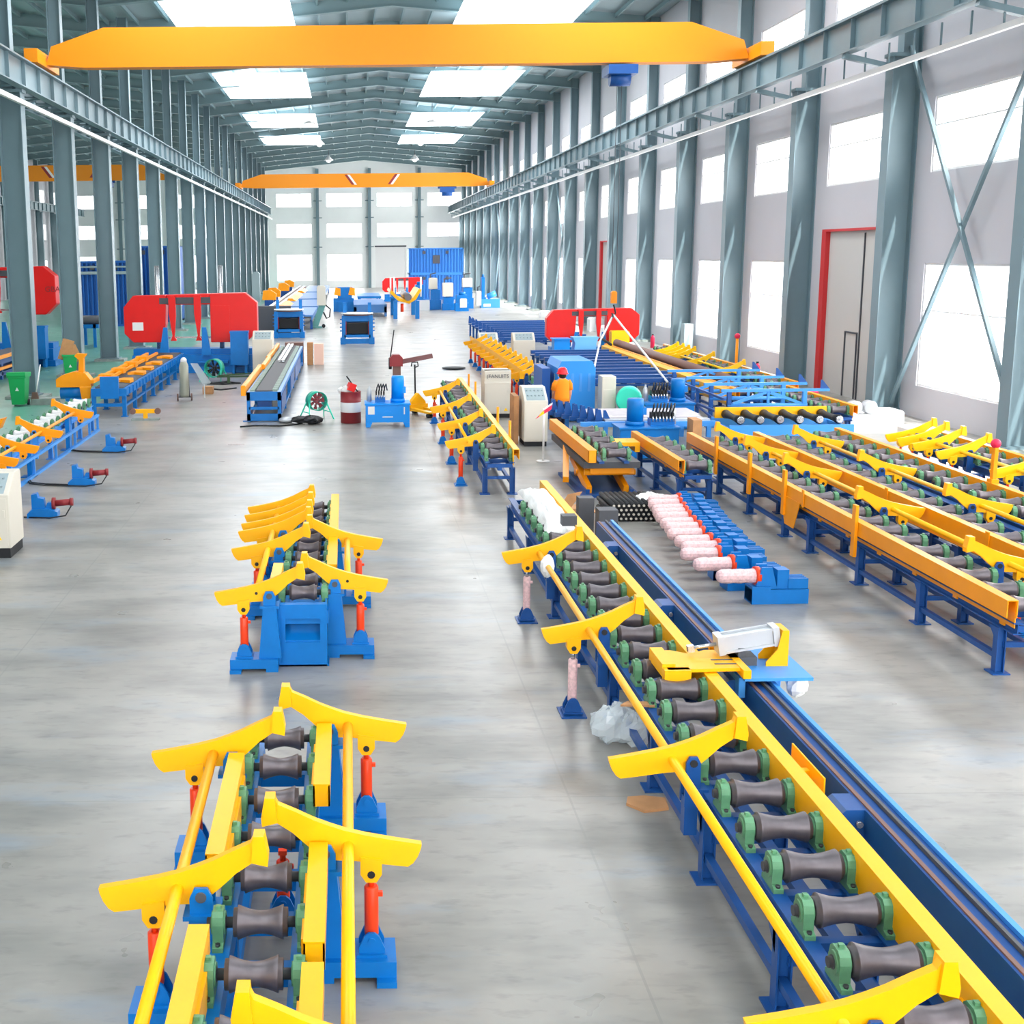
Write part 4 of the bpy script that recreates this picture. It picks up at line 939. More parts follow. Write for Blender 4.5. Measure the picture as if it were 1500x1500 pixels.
# ================================================================== SINGLE OBJECTS
# --- cabinets
def cabinet(label, x0, x1, y0, y1, h, slope=True, base=.12, grp='cream control cabinets', rz=0, name='control_cabinet'):
    t = thing(name, label, 'cabinet', ((x0+x1)/2, y0, 0), rz, grp); w = x1-x0; d = y1-y0
    P = [(0, base), (d, base), (d, h-.04), (d-.06, h), (d*.55, h), (0, h-.3)] if slope else [(0, base), (d, base), (d, h), (0, h)]
    MB().prism(P, 'x', -w/2, w/2).build('body', CREAM, t, bevel=.012)
    MB().box(-w/2+.02, w/2-.02, .02, d-.02, 0, base).build('plinth', BLK, t)
    MB().box(-w/2+.04, w/2-.04, -.012, 0, base+.05, h-.36).box(w/2-.1, w/2-.07, -.03, -.012, h*.5, h*.5+.12).build('door', CREAM, t)
    if slope:
        a = Vector((0, d*.55, .3)).normalized(); mb = MB()
        for i in range(5):
            for j in (0, 1):
                p = Vector((-w*.32+w*.16*i, d*.55*(.35+.35*j), h-.3+.3*(.35+.35*j))); mb.cyl(p, p+Vector((0, -.02, .03)), .022, 8)
        mb.add([(-w*.4, .02, h-.282), (w*.4, .02, h-.282), (w*.4, d*.5, h-.02), (-w*.4, d*.5, h-.02)], [(0, 1, 2, 3)])
        mb.build('button_panel', [DGR], t) if False else mb.build('button_panel', ROOF, t)
    return t
c1 = cabinet('tall cream control cabinet with printed heading, behind the short roller conveyor', 3.92, 4.68, 36.0, 36.9, 1.36, False)
MB().prism([(-.02, 1.0), (.4, 1.0), (.4, 1.36), (.12, 1.36)], 'x', -.385, .385).build('sloped_top', CREAM, c1)
text('(FANUITS', .15, (0, -.025, 1.2), (PI/2, 0, 0), DGR, c1)
MB().prism([(.18, .2), (.3, .2), (.24, .3)], 'y', -.016, -.013).build('warning_triangle', LEM, c1)
c2 = cabinet('cream control cabinet with sloped panel next to a cardboard sheet, nearest the scissor lift', 4.3, 4.88, 30.5, 31.5, 1.42)
tag(MB().box(4.1, 4.22, 30.9, 31.7, .0, 1.2).build('cardboard_box', CARD), 'tall cardboard box leaning beside the cream cabinet near the scissor lift', 'carton')
cabinet('small cream console with sloped top, standing at the far end of the yellow arm conveyor', 5.87, 6.72, 56.2, 57.0, 1.15)
cabinet('small cream console standing alone in front of the blue rack', 7.05, 7.98, 53.6, 54.4, 1.3)
cabinet('cream control cabinet beside the belt conveyor and the blue saw box', -3.75, -2.95, 49.5, 50.5, 1.72)
c5 = cabinet('cream control cabinet cut by the picture edge beside the white-wrapped rollers', -6.15, -5.36, 19.4, 20.2, 1.32, base=.16)
MB().prism([(.12, .3), (.26, .3), (.19, .42)], 'y', -.02, -.014).build('warning_triangle', LEM, c5)
cabinet('pale cabinet standing at the end of the blue machine cabinet, by the green drum', 6.98, 7.36, 34.4, 35.0, 1.32, False)
tag(MB().box(-2.75, -1.95, 55.2, 55.9, 0, .9).build('carton_box', BROWN), 'brown cardboard box at the far end of the belt conveyor', 'carton')
tag(MB().box(-1.75, -1.5, 54.2, 54.8, 0, .95).build('carton_box', CARD), 'narrow brown carton on the floor beside the far end of the belt conveyor', 'carton')
tag(MB().box(-1.45, -1.05, 54.2, 54.8, 0, .9).build('carton_box', mat('pink_carton', (240, 200, 180), .7)), 'pale pink carton beside the narrow brown one in the aisle', 'carton')
# --- blue machine cabinet
t = thing('machine_cabinet', 'bright blue machine cabinet with chamfered top and slotted front, behind the worker', 'cabinet', (5.86, 35.0, 0))
MB().prism([(0, .05), (1.05, .05), (1.05, 1.5), (.95, 1.7), (.1, 1.7), (0, 1.5)], 'y', 0, 2.0).build('body', mat('cabinet_blue', (34, 138, 220), .4), t, bevel=.01)
for x in (.38, .6, .84): MB().box(x, x+.07, -.012, 0, .85, 1.35).build('slot', RBLUE, t)
MB().box(-.01, 0, .5, .62, .7, 1.3).build('side_slot', ROOF, t)
MB().box(-.35, -.12, .6, 2.2, .0, 1.45).build('side_door', CONTD, t)
# --- worker
def skin_body(name, joints, edges, radii, m, par, sub=2):
    me = bpy.data.meshes.new(name); me.from_pydata(joints, edges, []); o = bpy.data.objects.new(name, me); COL.objects.link(o)
    sk = o.modifiers.new('skin', 'SKIN'); sk.use_smooth_shade = True
    for i, r in enumerate(radii):
        v = me.skin_vertices[0].data[i]; v.radius = r if isinstance(r, tuple) else (r, r); v.use_root = (i == 0)
    ss = o.modifiers.new('sub', 'SUBSURF'); ss.levels = sub; ss.render_levels = sub
    me.materials.append(m); o.parent = par
    return o
t = thing('person', 'worker in red helmet and orange shirt seen from behind at the blue cabinet', 'person', (5.62, 32.85, 0), .15)
J = [(0, 0, .9), (0, 0, 1.08), (0, .02, 1.26), (0, .02, 1.36), (0, 0, 1.44), (0, .01, 1.53), (.09, 0, .82), (.1, .02, .47), (.1, 0, .08), (.1, .12, .04), (-.09, 0, .82), (-.1, .03, .47), (-.1, .02, .08), (-.1, .14, .04),
     (.17, .01, 1.34), (.23, .02, 1.07), (.24, .14, .86), (.24, .2, .80), (-.17, .01, 1.34), (-.22, .06, 1.08), (-.16, .24, .95), (-.14, .31, .93)]
E_ = [(0, 1), (1, 2), (2, 3), (3, 4), (4, 5), (0, 6), (6, 7), (7, 8), (8, 9), (0, 10), (10, 11), (11, 12), (12, 13), (3, 14), (14, 15), (15, 16), (16, 17), (3, 18), (18, 19), (19, 20), (20, 21)]
R_ = [(.15, .11), (.14, .10), (.16, .11), (.12, .09), .055, .085, .09, .06, .045, .04, .09, .06, .045, .04, .062, .048, .036, .03, .062, .048, .036, .03]
b = skin_body('body', J, E_, R_, SKIN, t)
for hx, hy, hz, s in ((.24, .2, .80, 1), (-.14, .31, .93, -1)):
    h = MB().lathe([(.01, -.01), (.036, .01), (.042, .05), (.036, .09), (.01, .1)], (hx, hy-.02, hz+.02), (0, .5, -.8), 8)
    for i, L in enumerate((.07, .08, .075, .06)):
        x = hx-.03+.02*i; h.path([(x, hy+.02, hz-.05), (x, hy+.045, hz-.05-L*.5), (x, hy+.05, hz-.05-L)], .009, 6)
    h.path([(hx-.035*s, hy, hz-.01), (hx-.06*s, hy+.03, hz-.04), (hx-.055*s, hy+.045, hz-.07)], .011, 6); h.build('hand', SKIN, b)
MB().lathe([(.19, .84), (.185, .95), (.178, 1.1), (.185, 1.25), (.17, 1.36), (.09, 1.43), (.066, 1.45)], (0, .01, 0), (0, 0, 1), 18).build('shirt', SHIRT, b)
o = bpy.data.objects[b.children[-1].name]; o.scale = (1.06, .74, 1)
for s in (-1, 1): MB().path([(s*.15, .01, 1.36), (s*.205, .012, 1.28), (s*.225, .03 if s > 0 else .045, 1.13)], .073, 12).build('sleeve', SHIRT, b)
for s in (-1, 1): MB().path([(s*.085, 0, .9), (s*.095, .01, .7), (s*.1, .02, .45), (s*.1, .01, .1)], .094, 12).build('trouser_leg', TROU, b)
MB().ball((0, .03, 1.53), .098, sz=1.2).build('head', SKIN, b); MB().ball((0, -.005, 1.515), .1, sz=1.0).build('hair', HAIR, b)
MB().lathe([(.035, -.02), (.02, .02)], (.104, .02, 1.52), (1, 0, 0), 8).lathe([(.035, -.02), (.02, .02)], (-.104, .02, 1.52), (-1, 0, 0), 8).lathe([(.02, 0), (.012, .03)], (0, .125, 1.51), (0, 1, 0), 8).build('ears_and_nose', SKIN, b)
hm = MB().lathe([(.158, -.015), (.15, .0), (.135, .02), (.13, .06), (.105, .12), (.05, .155), (.001, .16)], (0, .01, 1.575), (0, -.05, 1), 20); hm.build('helmet', HELM, b)
# --- flag on a pole
t = thing('flag_pole', 'white pole with small red, white and yellow pennant next to the scissor lift', 'pole', (4.42, 28.2, 0))
MB().cyl((0, 0, 0), (0, 0, 1.22), .025, 10).cyl((0, 0, 0), (0, 0, .03), .15, 16).build('pole', WHITE, t)
MB().prism([(-.2, .98), (.16, 1.2), (.18, 1.3), (-.02, 1.17)], 'y', -.03, -.02).build('pennant', PINK, t); MB().prism([(-.02, 1.18), (.18, 1.31), (.19, 1.36), (.02, 1.25)], 'y', -.03, -.02).build('pennant_band', WHITE, t)
MB().prism([(-.12, 1.04), (.0, 1.1), (.0, 1.17), (-.07, 1.13)], 'y', -.034, -.03).build('pennant_patch', LEM, t)
# --- hydraulic units
def power_unit(label, x0, x1, y, d, ztop, mx, mr, mh, hoses, m=SKYB, plate=True, grp='hydraulic power units', accx=None, legs=True):
    t = thing('hydraulic_unit', label, 'pump', (x0, y, 0), 0, grp); w = x1-x0
    mb = MB().box(0, w, 0, d, .14 if legs else .02, ztop-.05).box(-.03, w+.03, -.03, d+.03, ztop-.05, ztop)
    for x in (0, w-.12): mb.prism([(x, 0), (x+.12, 0), (x+.12+(.06 if x == 0 else 0), .14), (x-(0 if x == 0 else .06), .14)], 'y', 0, d)
    mb.build('tank', m, t, bevel=.008)
    if plate:
        MB().box(.06, .24, -.012, -.002, ztop-.3, ztop-.08).box(w*.38, w*.62, -.012, -.002, ztop*.42, ztop*.46).box(w-.16, w-.13, -.012, -.002, ztop-.3, ztop-.1).build('label_plate', WHITE, t)
        MB().lathe([(.16, -.008), (.16, 0)], (w*.5, 0, ztop*.45), (0, 1, 0), 24).build('inspection_cover', m, t)
    MB().cyl((mx-x0, d*.5, ztop), (mx-x0, d*.5, ztop+.1), mr*1.15, 18).lathe([(mr, ztop+.1), (mr, ztop+mh-.06), (mr*.92, ztop+mh), (.02, ztop+mh)], (mx-x0, d*.5, 0), (0, 0, 1), 20).box(mx-x0+mr*.7, mx-x0+mr*1.25, d*.35, d*.65, ztop+.25, ztop+.42).build('motor', m if m is not SKYB else SKYB, t)
    v = MB().box(hoses[0]-x0, hoses[1]-x0, d*.3, d*.7, ztop, ztop+.16).build('valve_block', BLUE, t)
    n = hoses[2]
    for i in range(n):
        x = hoses[0]-x0+(hoses[1]-hoses[0])*(i+.5)/n
        MB().box(x-.02, x+.02, d*.32, d*.6, ztop+.16, ztop+.3).path([(x, d*.4, ztop+.28), (x+.02, d*.3, ztop+.42), (x+.06, d*.45, ztop+.5), (x+.1, d*.8, ztop+.3)], .018, 6).build('hose', BLK, v)
        MB().cyl((x, d*.25, ztop+.1), (x, d*.25, ztop+.22), .018, 8).build('fitting', STEEL, v)
    if accx is not None: MB().lathe([(.07, ztop+.02), (.07, ztop+.3), (.05, ztop+.37), (.02, ztop+.4), (.02, ztop+.45)], (accx-x0, d*.5, 0), (0, 0, 1), 14).build('accumulator', ALU, t)
    return t
power_unit('bright blue hydraulic power unit with white label, on the open floor beside the oil drum', .48, 1.68, 34.2, .8, .66, 1.37, .175, .72, (.74, 1.02, 4), accx=.58)
power_unit('blue hydraulic power unit with a bank of black hoses, behind the short roller section', 6.2, 7.55, 28.4, .8, .74, 6.62, .19, .62, (6.95, 7.5, 7), BLUE, False, accx=7.5, legs=False)
power_unit('blue hydraulic power unit at the corner of the blue trestles, behind the steel flats', 7.9, 9.2, 33.2, .8, .72, 8.85, .19, .6, (8.1, 8.55, 6), BLUE, False, accx=7.98, legs=False)
tag(MB().box(7.75, 7.95, 28.0, 28.5, 0, .95).build('cardboard_box', CARD), 'upright cardboard piece at the end of the hose bank pump unit', 'carton')
tag(MB().lathe([(.3, 0), (.34, .02), (.34, .48), (.3, .5)], (7.62, 34.0, .72), (.25, .9, 0), 24).box(7.4, 7.9, 33.9, 34.5, 0, .42).build('fan_drum', MINT), 'mint green drum lying behind the steel flats table', 'drum')
# --- oil drum
t = thing('oil_drum', 'red and white steel drum full of rubbish beside the bright blue pump unit', 'barrel', (.07, 35.3, 0))
MB().lathe([(.28, 0), (.29, .01), (.29, .3), (.3, .305), (.29, .31)], n=28).lathe([(.29, .59), (.3, .595), (.29, .6), (.29, .87), (.3, .88), (.29, .89), (.27, .89), (.27, .8)], n=28).build('shell', DRED, t)
MB().lathe([(.29, .31), (.293, .32), (.293, .58), (.29, .59)], n=28).build('white_band', WHITE, t)
tag(MB().crumple((-.06, 35.2, .95), .12, 1).crumple((.16, 35.35, .93), .1, 2).crumple((.0, 35.4, .9), .15, 3, .6).crumple((-.2, 35.3, .92), .1, 4).build('crumpled_wrap', CLOTH), 'white crumpled wrapping heaped in the oil drum', 'rubbish')
tag(MB().bar((.05, 35.12, .92), (.13, 35.15, 1.12), .2, .2).build('red_canister', RED), 'red plastic canister sticking out of the oil drum', 'canister')
tag(MB().cyl((.28, 35.28, .86), (-.04, 35.25, 1.32), .02, 8).build('rod', BLK), 'black rod poking out of the oil drum', 'rod')
# --- fans
def fan(label, x, y, z, rz, r, blades, tilt=0, m=TEAL):
    t = thing('floor_fan', label, 'fan', (x, y, 0), rz, 'drum fans on stands')
    MB().lathe([(r, -.16), (r*1.03, -.17), (r*1.03, .17), (r, .16), (r*.96, .16), (r*.96, -.16), (r, -.16)], (0, 0, z), (0, 1, 0), 28, cap=False).build('housing', m, t)
    mb = MB()
    for k in range(7):
        a = 2*PI*k/7; u = Vector((math.cos(a), 0, math.sin(a))); w = Vector((-math.sin(a), 0, math.cos(a))); c = Vector((0, -.02, z))
        mb.add([c+u*.07-w*.03, c+u*.07+w*.03+Vector((0, .05, 0)), c+u*r*.9+w*.09+Vector((0, .06, 0)), c+u*r*.9-w*.05], [(0, 1, 2, 3)])
    mb.cyl((0, -.06, z), (0, .1, z), .07, 12); mb.build('blades', blades, t)
    g = MB()
    for rr in (.35, .65): g.path([(r*rr*math.cos(2*PI*k/20), -.17, z+r*rr*math.sin(2*PI*k/20)) for k in range(21)], .006, 5)
    for k in range(4): a = PI*k/4; g.bar((-r*math.cos(a), -.172, z-r*math.sin(a)), (r*math.cos(a), -.172, z+r*math.sin(a)), .01)
    g.build('guard_wire', DGR, t)
    for sx in (-1, 1):
        for sy in (-1, 1): MB().bar((sx*r*.95, sy*.08, z), (sx*(r+.12), sy*.35, 0), .03).build('leg', MINT, t)
        MB().bar((sx*(r+.07), -.25, z*.4), (sx*(r+.07), .25, z*.4), .025).build('rail', MINT, t)
fan('teal drum fan with red blades on splayed legs, beside the belt conveyor end', -.92, 36.2, .52, .45, .27, mat('blade_red', (190, 70, 80), .5))
fan('teal drum fan with dark blades in front of the big red saw', -5.05, 47.5, .5, -.4, .34, BLK)
# --- pallet truck, shop crane
t = thing('pallet_truck', 'yellow hand pallet truck with black upright handle, right behind the bright blue pump unit', 'truck', (2.3, 36.7, 0), .5)
for x in (-.22, .22): MB().prism([(-.6, .12), (.5, .12), (.5, .2), (-.6, .17)], 'x', x-.08, x+.08).build('fork', YEL, t)
MB().prism([(-.3, .1), (.3, .1), (.24, .38), (.0, .62), (-.24, .38)], 'y', .45, .6).box(-.3, .3, .4, .5, .1, .3).build('yoke', YEL, t)
MB().cyl((-.07, .65, .1), (.07, .65, .1), .1, 14).build('wheel', BLK, t)
for x in (-.3, .14): MB().cyl((x, -.5, .06), (x+.16, -.5, .06), .06).build('wheel', BLK, t)
MB().cyl((0, .62, .3), (.0, .66, 1.45), .025, 10).path([(-.12, .66, 1.4), (-.1, .66, 1.52), (.1, .66, 1.52), (.12, .66, 1.4), (0, .66, 1.36)], .02).build('handle', BLK, t)
t = thing('shop_crane', 'red hoist head with long brown boom standing behind the bright blue pump unit', 'hoist', (1.5, 38.6, 0))
MB().box(-.12, .12, -.12, .12, .06, 1.45).box(-.4, .4, -.4, .4, 0, .06).build('mast', BROWN, t); MB().rbox(-.22, .18, -.2, .2, 1.3, 1.65, .1).build('hoist_head', DRED, t)
MB().bar((.1, 0, 1.42), (1.1, 0, 1.6), .12, .14).build('boom', mat('boom_brown', (120, 80, 80), .5), t); MB().cyl((-.2, 0, 1.5), (-.08, 0, 2.4), .018, 8).cyl((-.2, 0, 1.2), (-.2, 0, 1.55), .05).build('lever', BLK, t)
# --- far side small things
def bin_(label, x, y, rz=0):
    t = thing('wheelie_bin', label, 'bin', (x, y, 0), rz, 'green wheelie bins')
    mb = MB(); a = [(-.2, -.24, .06), (.2, -.24, .06), (.2, .24, .06), (-.2, .24, .06)]; b = [(-.27, -.3, .98), (.27, -.3, .98), (.27, .34, .98), (-.27, .34, .98)]
    mb.add(a+b, [(0, 1, 2, 3), (0, 1, 5, 4), (1, 2, 6, 5), (2, 3, 7, 6), (3, 0, 4, 7)]).box(-.3, .3, -.33, -.29, .92, .99).box(-.3, -.26, -.29, .36, .92, .99).box(.26, .3, -.29, .36, .92, .99).box(-.26, .26, .33, .37, .92, .99)
    mb.build('body', BING, t)
    MB().cyl((-.24, .24, .1), (-.18, .24, .1), .1, 14).cyl((.18, .24, .1), (.24, .24, .1), .1, 14).build('wheel', BLK, t)
    MB().prism([(-.06, .5), (.06, .5), (0, .62)], 'y', -.29, -.285).build('emblem', WHITE, t)
    return t
t = bin_('green wheelie bin with closed lid at the foot of the nearest column between the halls', -10.55, 40.2)
MB().prism([(-.36, .99), (.4, .99), (.38, 1.05), (-.34, 1.1)], 'x', -.3, .3).build('lid', BING, t)
bin_('open green wheelie bin holding cardboard, farther along the column row', -10.75, 48.7, .2)
for i, (dx, dz, r, lab) in enumerate(((-.12, 1.15, .3, 'tall torn cardboard sheet standing in the open green bin'), (.12, 1.05, -.4, 'smaller cardboard flap leaning out of the open green bin'))):
    o = MB().box(-.22, .22, -.02, .02, -.4, .42-.16*i).build('cardboard_sheet', CARD, None, (-10.75+dx, 48.6+.1*i, dz)); o.rotation_euler = (.1, r, .3); tag(o, lab, 'cardboard')
t = thing('broom', 'brown broom with white handle leaning between the closed green bin and the column', 'broom', (-10.12, 40.45, 0))
MB().cyl((.0, .1, .3), (.1, .5, 1.25), .02, 8).build('handle', WHITE, t); MB().prism([(-.16, 0), (.16, 0), (.08, .4), (-.08, .4)], 'y', -.04, .04).build('brush', BROWN, t)
t = thing('stone_block', 'grey stone block on the floor at the foot of the nearest column between the halls', 'block', (-9.75, 40.6, 0)); MB().prism([(-.5, 0), (.5, 0), (.45, .22), (-.45, .18)], 'y', -.3, .3).build('block_body', CONC, t)
t = thing('gas_cylinder', 'grey gas cylinder with white cap strapped on a trolley beside the saw feed table', 'cylinder', (-5.37, 41.1, 0), .1)
MB().lathe([(.02, .12), (.14, .14), (.15, .2), (.15, 1.15), (.1, 1.28), (.05, 1.3)], (0, -.05, 0), (0, .06, 1), 18).build('bottle', mat('bottle_grey', (150, 152, 138), .4, .2), t)
MB().lathe([(.1, 1.24), (.1, 1.36), (.05, 1.42), (.01, 1.43)], (0, -.05, 0), (0, .06, 1), 14).build('cap', WHITE, t)
MB().cyl((-.25, .05, .12), (-.2, .05, .12), .12, 14).cyl((.2, .05, .12), (.25, .05, .12), .12, 14).build('wheel', BROWN, t); MB().bar((-.16, .1, .1), (-.12, .2, 1.2), .03).bar((.16, .1, .1), (.12, .2, 1.2), .03).cyl((-.2, .05, .12), (.2, .05, .12), .02).build('trolley', DGR, t)
tag(MB().add([(-5.2, 41.5, 1.2), (-4.95, 41.4, 1.2), (-4.55, 41.6, .55), (-4.85, 41.7, .5), (-5.15, 41.56, 1.14), (-4.95, 41.46, 1.14), (-4.6, 41.66, .5), (-4.87, 41.76, .46)], [(0, 1, 2, 3), (4, 5, 6, 7), (0, 1, 5, 4), (1, 2, 6, 5), (2, 3, 7, 6), (3, 0, 4, 7)]).box(-4.8, -4.76, 41.66, 41.7, 0, .5).build('draped_cloth', PLAS), 'grey cloth draped on a stick beside the gas cylinder', 'cloth')
tag(MB().box(-5.0, -4.65, 43.0, 43.4, 0, .25).build('carton_box', CARD), 'small orange brown carton on the floor behind the gas cylinder', 'carton')
t = thing('trolley_jack', 'small yellow gauge trolley on the floor in front of the saw feed table', 'trolley', (-5.9, 36.3, 0)); MB().box(-.4, .4, -.05, .05, .2, .32).box(-.06, .06, -.05, .05, .05, .2).build('bar', YEL, t); MB().box(-.4, .4, -.15, .15, .0, .05).build('base', CONC, t)
for x in (-.36, .36): MB().cyl((x, -.06, .26), (x, .06, .26), .09, 12).build('roll', BROWN, t)
tag(MB().path([(-5.35, 47.0, .02), (-4.9, 46.4, .02), (-4.4, 46.9, .02), (-4.0, 46.5, .02), (-4.6, 46.1, .02), (-5.2, 46.3, .02), (-4.5, 47.2, .02)], .03).path([(-4.9, 44.6, .02), (-4.5, 44.2, .02), (-4.0, 44.8, .02)], .03).build('floor_cable', BLK), 'black cable lying in loops on the floor before the big red saw', 'cable')
tag(MB().bar((-4.8, 46.6, .3), (-2.9, 47.4, .34), .05).box(-4.5, -4.4, 46.7, 46.8, 0, .3).box(-3.2, -3.1, 47.1, 47.2, 0, .3).box(-4.9, -3.0, 46.9, 47.1, .2, .25).build('pipe_stand', mat('dark_green', (60, 90, 60), .5)), 'low dark green stand with bar before the saw electric box', 'stand')
tag(MB().crumple((-1.35, 35.2, .11), .28, 1, .4).crumple((-1.05, 35.1, .12), .3, 2, .42).crumple((-.9, 35.3, .09), .2, 3, .45).build('black_bag', BLK), 'black plastic bag lying flat beside the belt conveyor end', 'bag')
tag(MB().ball((-1.75, 35.4, .08), .24, sz=.35).build('grey_rag', ALU), 'pale grey rag next to the black bag', 'rag')
tag(MB().path([(-1.4, 34.9, .02), (-1.9, 34.6, .02), (-2.6, 34.7, .02), (-3.0, 34.5, .02)], .02).build('floor_cable', BLK), 'thin black cable running along the floor from the black bag', 'cable')
tag(MB().ball((4.35, 51.6, .05), .5, sz=.1).build('floor_mat', BLK), 'black oil mat on the bright floor near the first small console', 'mat')
# --- small floor clamps
clamp0 = None
for i, (x, y) in enumerate(((-5.6, 22.65), (-5.55, 25.85), (-5.7, 30.35))):
    lab = 'small blue hydraulic floor clamp with dark red ram, %s from the picture edge cabinet' % ORD[i]
    if clamp0 is None:
        t = clamp0 = thing('floor_clamp', lab, 'clamp', (x, y, 0), .08, 'small floor clamps')
        MB().prism([(-.3, 0), (.25, 0), (.25, .1), (.1, .16), (-.2, .16), (-.3, .08)], 'y', -.16, .16).build('base', BLUE, t)
        MB().prism([(-.22, .16), (.02, .16), (.0, .34), (-.1, .36), (-.12, .44), (-.22, .42)], 'y', -.09, .09).build('jaw', BLUE, t)
        MB().prism([(.02, .16), (.14, .16), (.14, .26), (.06, .26)], 'y', -.07, .07).build('slide', BLUE, t)
        MB().cyl((.14, 0, .24), (.2, 0, .24), .11, 14).cyl((.2, 0, .24), (.5, 0, .26), .06, 14).cyl((.46, 0, .26), (.52, 0, .26), .075).build('ram', DRED, t)
    else: t = dup(clamp0, None, (x, y, 0)); t['label'] = lab
    pts = [(x+.5, y-.05, .2), (x+.42, y-.22, .06), (x+.1, y-.26, .02), (x-.3, y-.2, .02), (x-.8, y-.1, .02), (x-1.15, y+.1, .02), (x-1.3, y+.5, .02)] if i else [(x+.5, y-.05, .2), (x+.42, y-.2, .05), (x+.15, y-.25, .02), (x-.35, y-.15, .02)]
    mb = MB().path(pts, .014, 6)
    if i: mb.path([(a, b+.14, c) for a, b, c in pts[3:]], .014, 6)
    tag(mb.build('hydraulic_hose', BLK), 'black hose lying on the floor from the %s small floor clamp' % ORD[i], 'hose')
# --- row of big clamps with wrapped red cylinders
spots = [(5.75, 16.5), (5.62, 17.2), (5.6, 17.75), (5.72, 18.2), (5.72, 18.62), (5.74, 19.06), (5.8, 19.5), (5.82, 19.9), (5.86, 20.3), (5.9, 20.66), (5.95, 21.0), (6.0, 21.4), (6.08, 21.8)]
cl0 = None
for i, (x, y) in enumerate(spots):
    lab = 'blue pipe clamp with plastic-wrapped red cylinder, %s in the row from the near end' % ORD[i]
    if cl0 is None:
        t = cl0 = thing('pipe_clamp', lab, 'clamp', (x, y, 0), .03, 'pipe clamps with wrapped cylinders')
        MB().box(-.35, .42, -.14, .14, .02, .2).box(-.35, .42, -.15, -.12, 0, .2).box(-.35, -.1, -.15, .15, .0, .24).build('base', BLUE, t)
        MB().prism([(-.3, .2), (.0, .2), (-.08, .5), (-.22, .5)], 'y', -.12, -.08).prism([(-.3, .2), (.0, .2), (-.08, .5), (-.22, .5)], 'y', .08, .12).box(-.2, -.1, -.08, .08, .24, .46).box(.0, .16, -.1, .1, .2, .46).build('jaw', BLUE, t)
        mb = MB()
        for yy in (-.1, -.03, .04, .11): mb.box(.15, .42, yy-.015, yy+.015, .2, .34)
        mb.build('slide_teeth', BLUE, t)
        MB().cyl((-.28, 0, .36), (-.22, 0, .36), .13, 18).build('flange', ORED, t)
        mb = MB(); prof = [(.03, -.80), (.07, -.78)]+[(.096+.004*((k*7) % 3-1), -.74+.055*k) for k in range(9)]+[(.1, -.28)]
        mb.lathe(prof, (0, 0, .36), (1, 0, 0), 12, sm=False); mb.build('wrapped_cylinder', WRAPR, t)
    else: t = dup(cl0, None, (x, y, 0), .03+.05*math.sin(i*2.1)); t['label'] = lab
tag(MB().crumple((5.45, 22.3, .2), .34, 5, .6).crumple((5.7, 22.5, .16), .3, 6, .5).crumple((5.2, 22.6, .14), .25, 7, .5).build('plastic_heap', CLOTH), 'heap of clear plastic wrap at the far end of the pipe clamp row', 'wrap')
# rods with bright ends stacked on the floor
rod0 = None
for r in range(4):
    for c in range(12):
        x, y, z = 4.62+c*.088+(r % 2)*.044, 21.7, .05+r*.078
        if rod0 is None: o = rod0 = MB().cyl((0, 0, 0), (0, 1.15, 0), .042, 10).cyl((0, -.02, 0), (0, 0, 0), .022, 8, 1).build('steel_rod', [BLK, CREAM], None, (x, y, z))
        else: o = rod0.copy(); COL.objects.link(o); o.location = (x, y, z)
        tag(o, 'black rod with pale end in the rod stack behind the guide rail', 'rod', 'stacked black rods')
# --- loose wrapping on the long line
def heap(nm, label, cat, x, y, z, sx, sy, sz, m, n=14, seed=1, h=.04):
    rnd = random.Random(seed); mb = MB(); vs = []; fs = []
    for j in range(n+1):
        for i in range(n+1):
            u, v = i/n*2-1, j/n*2-1; e = max(0, 1-max(abs(u), abs(v))**4)
            vs.append((x+u*sx+rnd.uniform(-.02, .02), y+v*sy+rnd.uniform(-.03, .03), z+sz*e*(.75+.5*rnd.random())+rnd.uniform(-h, h)*e))
    for j in range(n):
        for i in range(n): a = j*(n+1)+i; fs.append((a, a+1, a+n+2, a+n+1))
    k = len(vs); vs += [(a, b, c-.03) for a, b, c in vs]; fs += [tuple(q+k for q in f[::-1]) for f in fs]
    edge = [i for i in range(n+1)]+[(j+1)*(n+1)+n for j in range(n)]+[n*(n+1)+n-1-i for i in range(n)]+[(n-1-j)*(n+1) for j in range(n-1)]
    fs += [(edge[i], edge[(i+1) % len(edge)], edge[(i+1) % len(edge)]+k, edge[i]+k) for i in range(len(edge))]
    mb.add(vs, fs); o = mb.build(nm, m); o.modifiers.new('s', 'SUBSURF').render_levels = 1; return tag(o, label, cat)
heap('plastic_sheet', 'white plastic sheet thrown over the far rollers of the long line', 'sheet', 2.98, 18.7, .84, .22, 1.6, .16, CLOTH, 16, 3)
tag(MB().box(2.95, 3.15, 17.0, 17.2, .96, 1.1).build('carton_box', DGR), 'small grey box on the plastic sheet over the long line', 'box')
tag(MB().crumple((2.43, 15.0, .9), .09, 8, 1.6, .12).build('foam_wrap', CLOTH), 'white foam wrapped round the yellow tube near the wrapped cylinder', 'wrap')
tag(MB().crumple((2.5, 11.6, .17), .19, 1).crumple((2.72, 11.5, .16), .18, 2).crumple((2.6, 11.6, .27), .13, 4).build('plastic_ball', PLAS), 'ball of clear crumpled plastic under the long line', 'wrap')
tag(MB().prism([(2.36, 10.15), (2.48, 10.0), (2.7, 10.05), (2.72, 10.25), (2.55, 10.3), (2.4, 10.28)], 'z', .0, .025).build('cardboard_scrap', CARD), 'torn cardboard scrap lying on the floor beside the long line', 'cardboard')
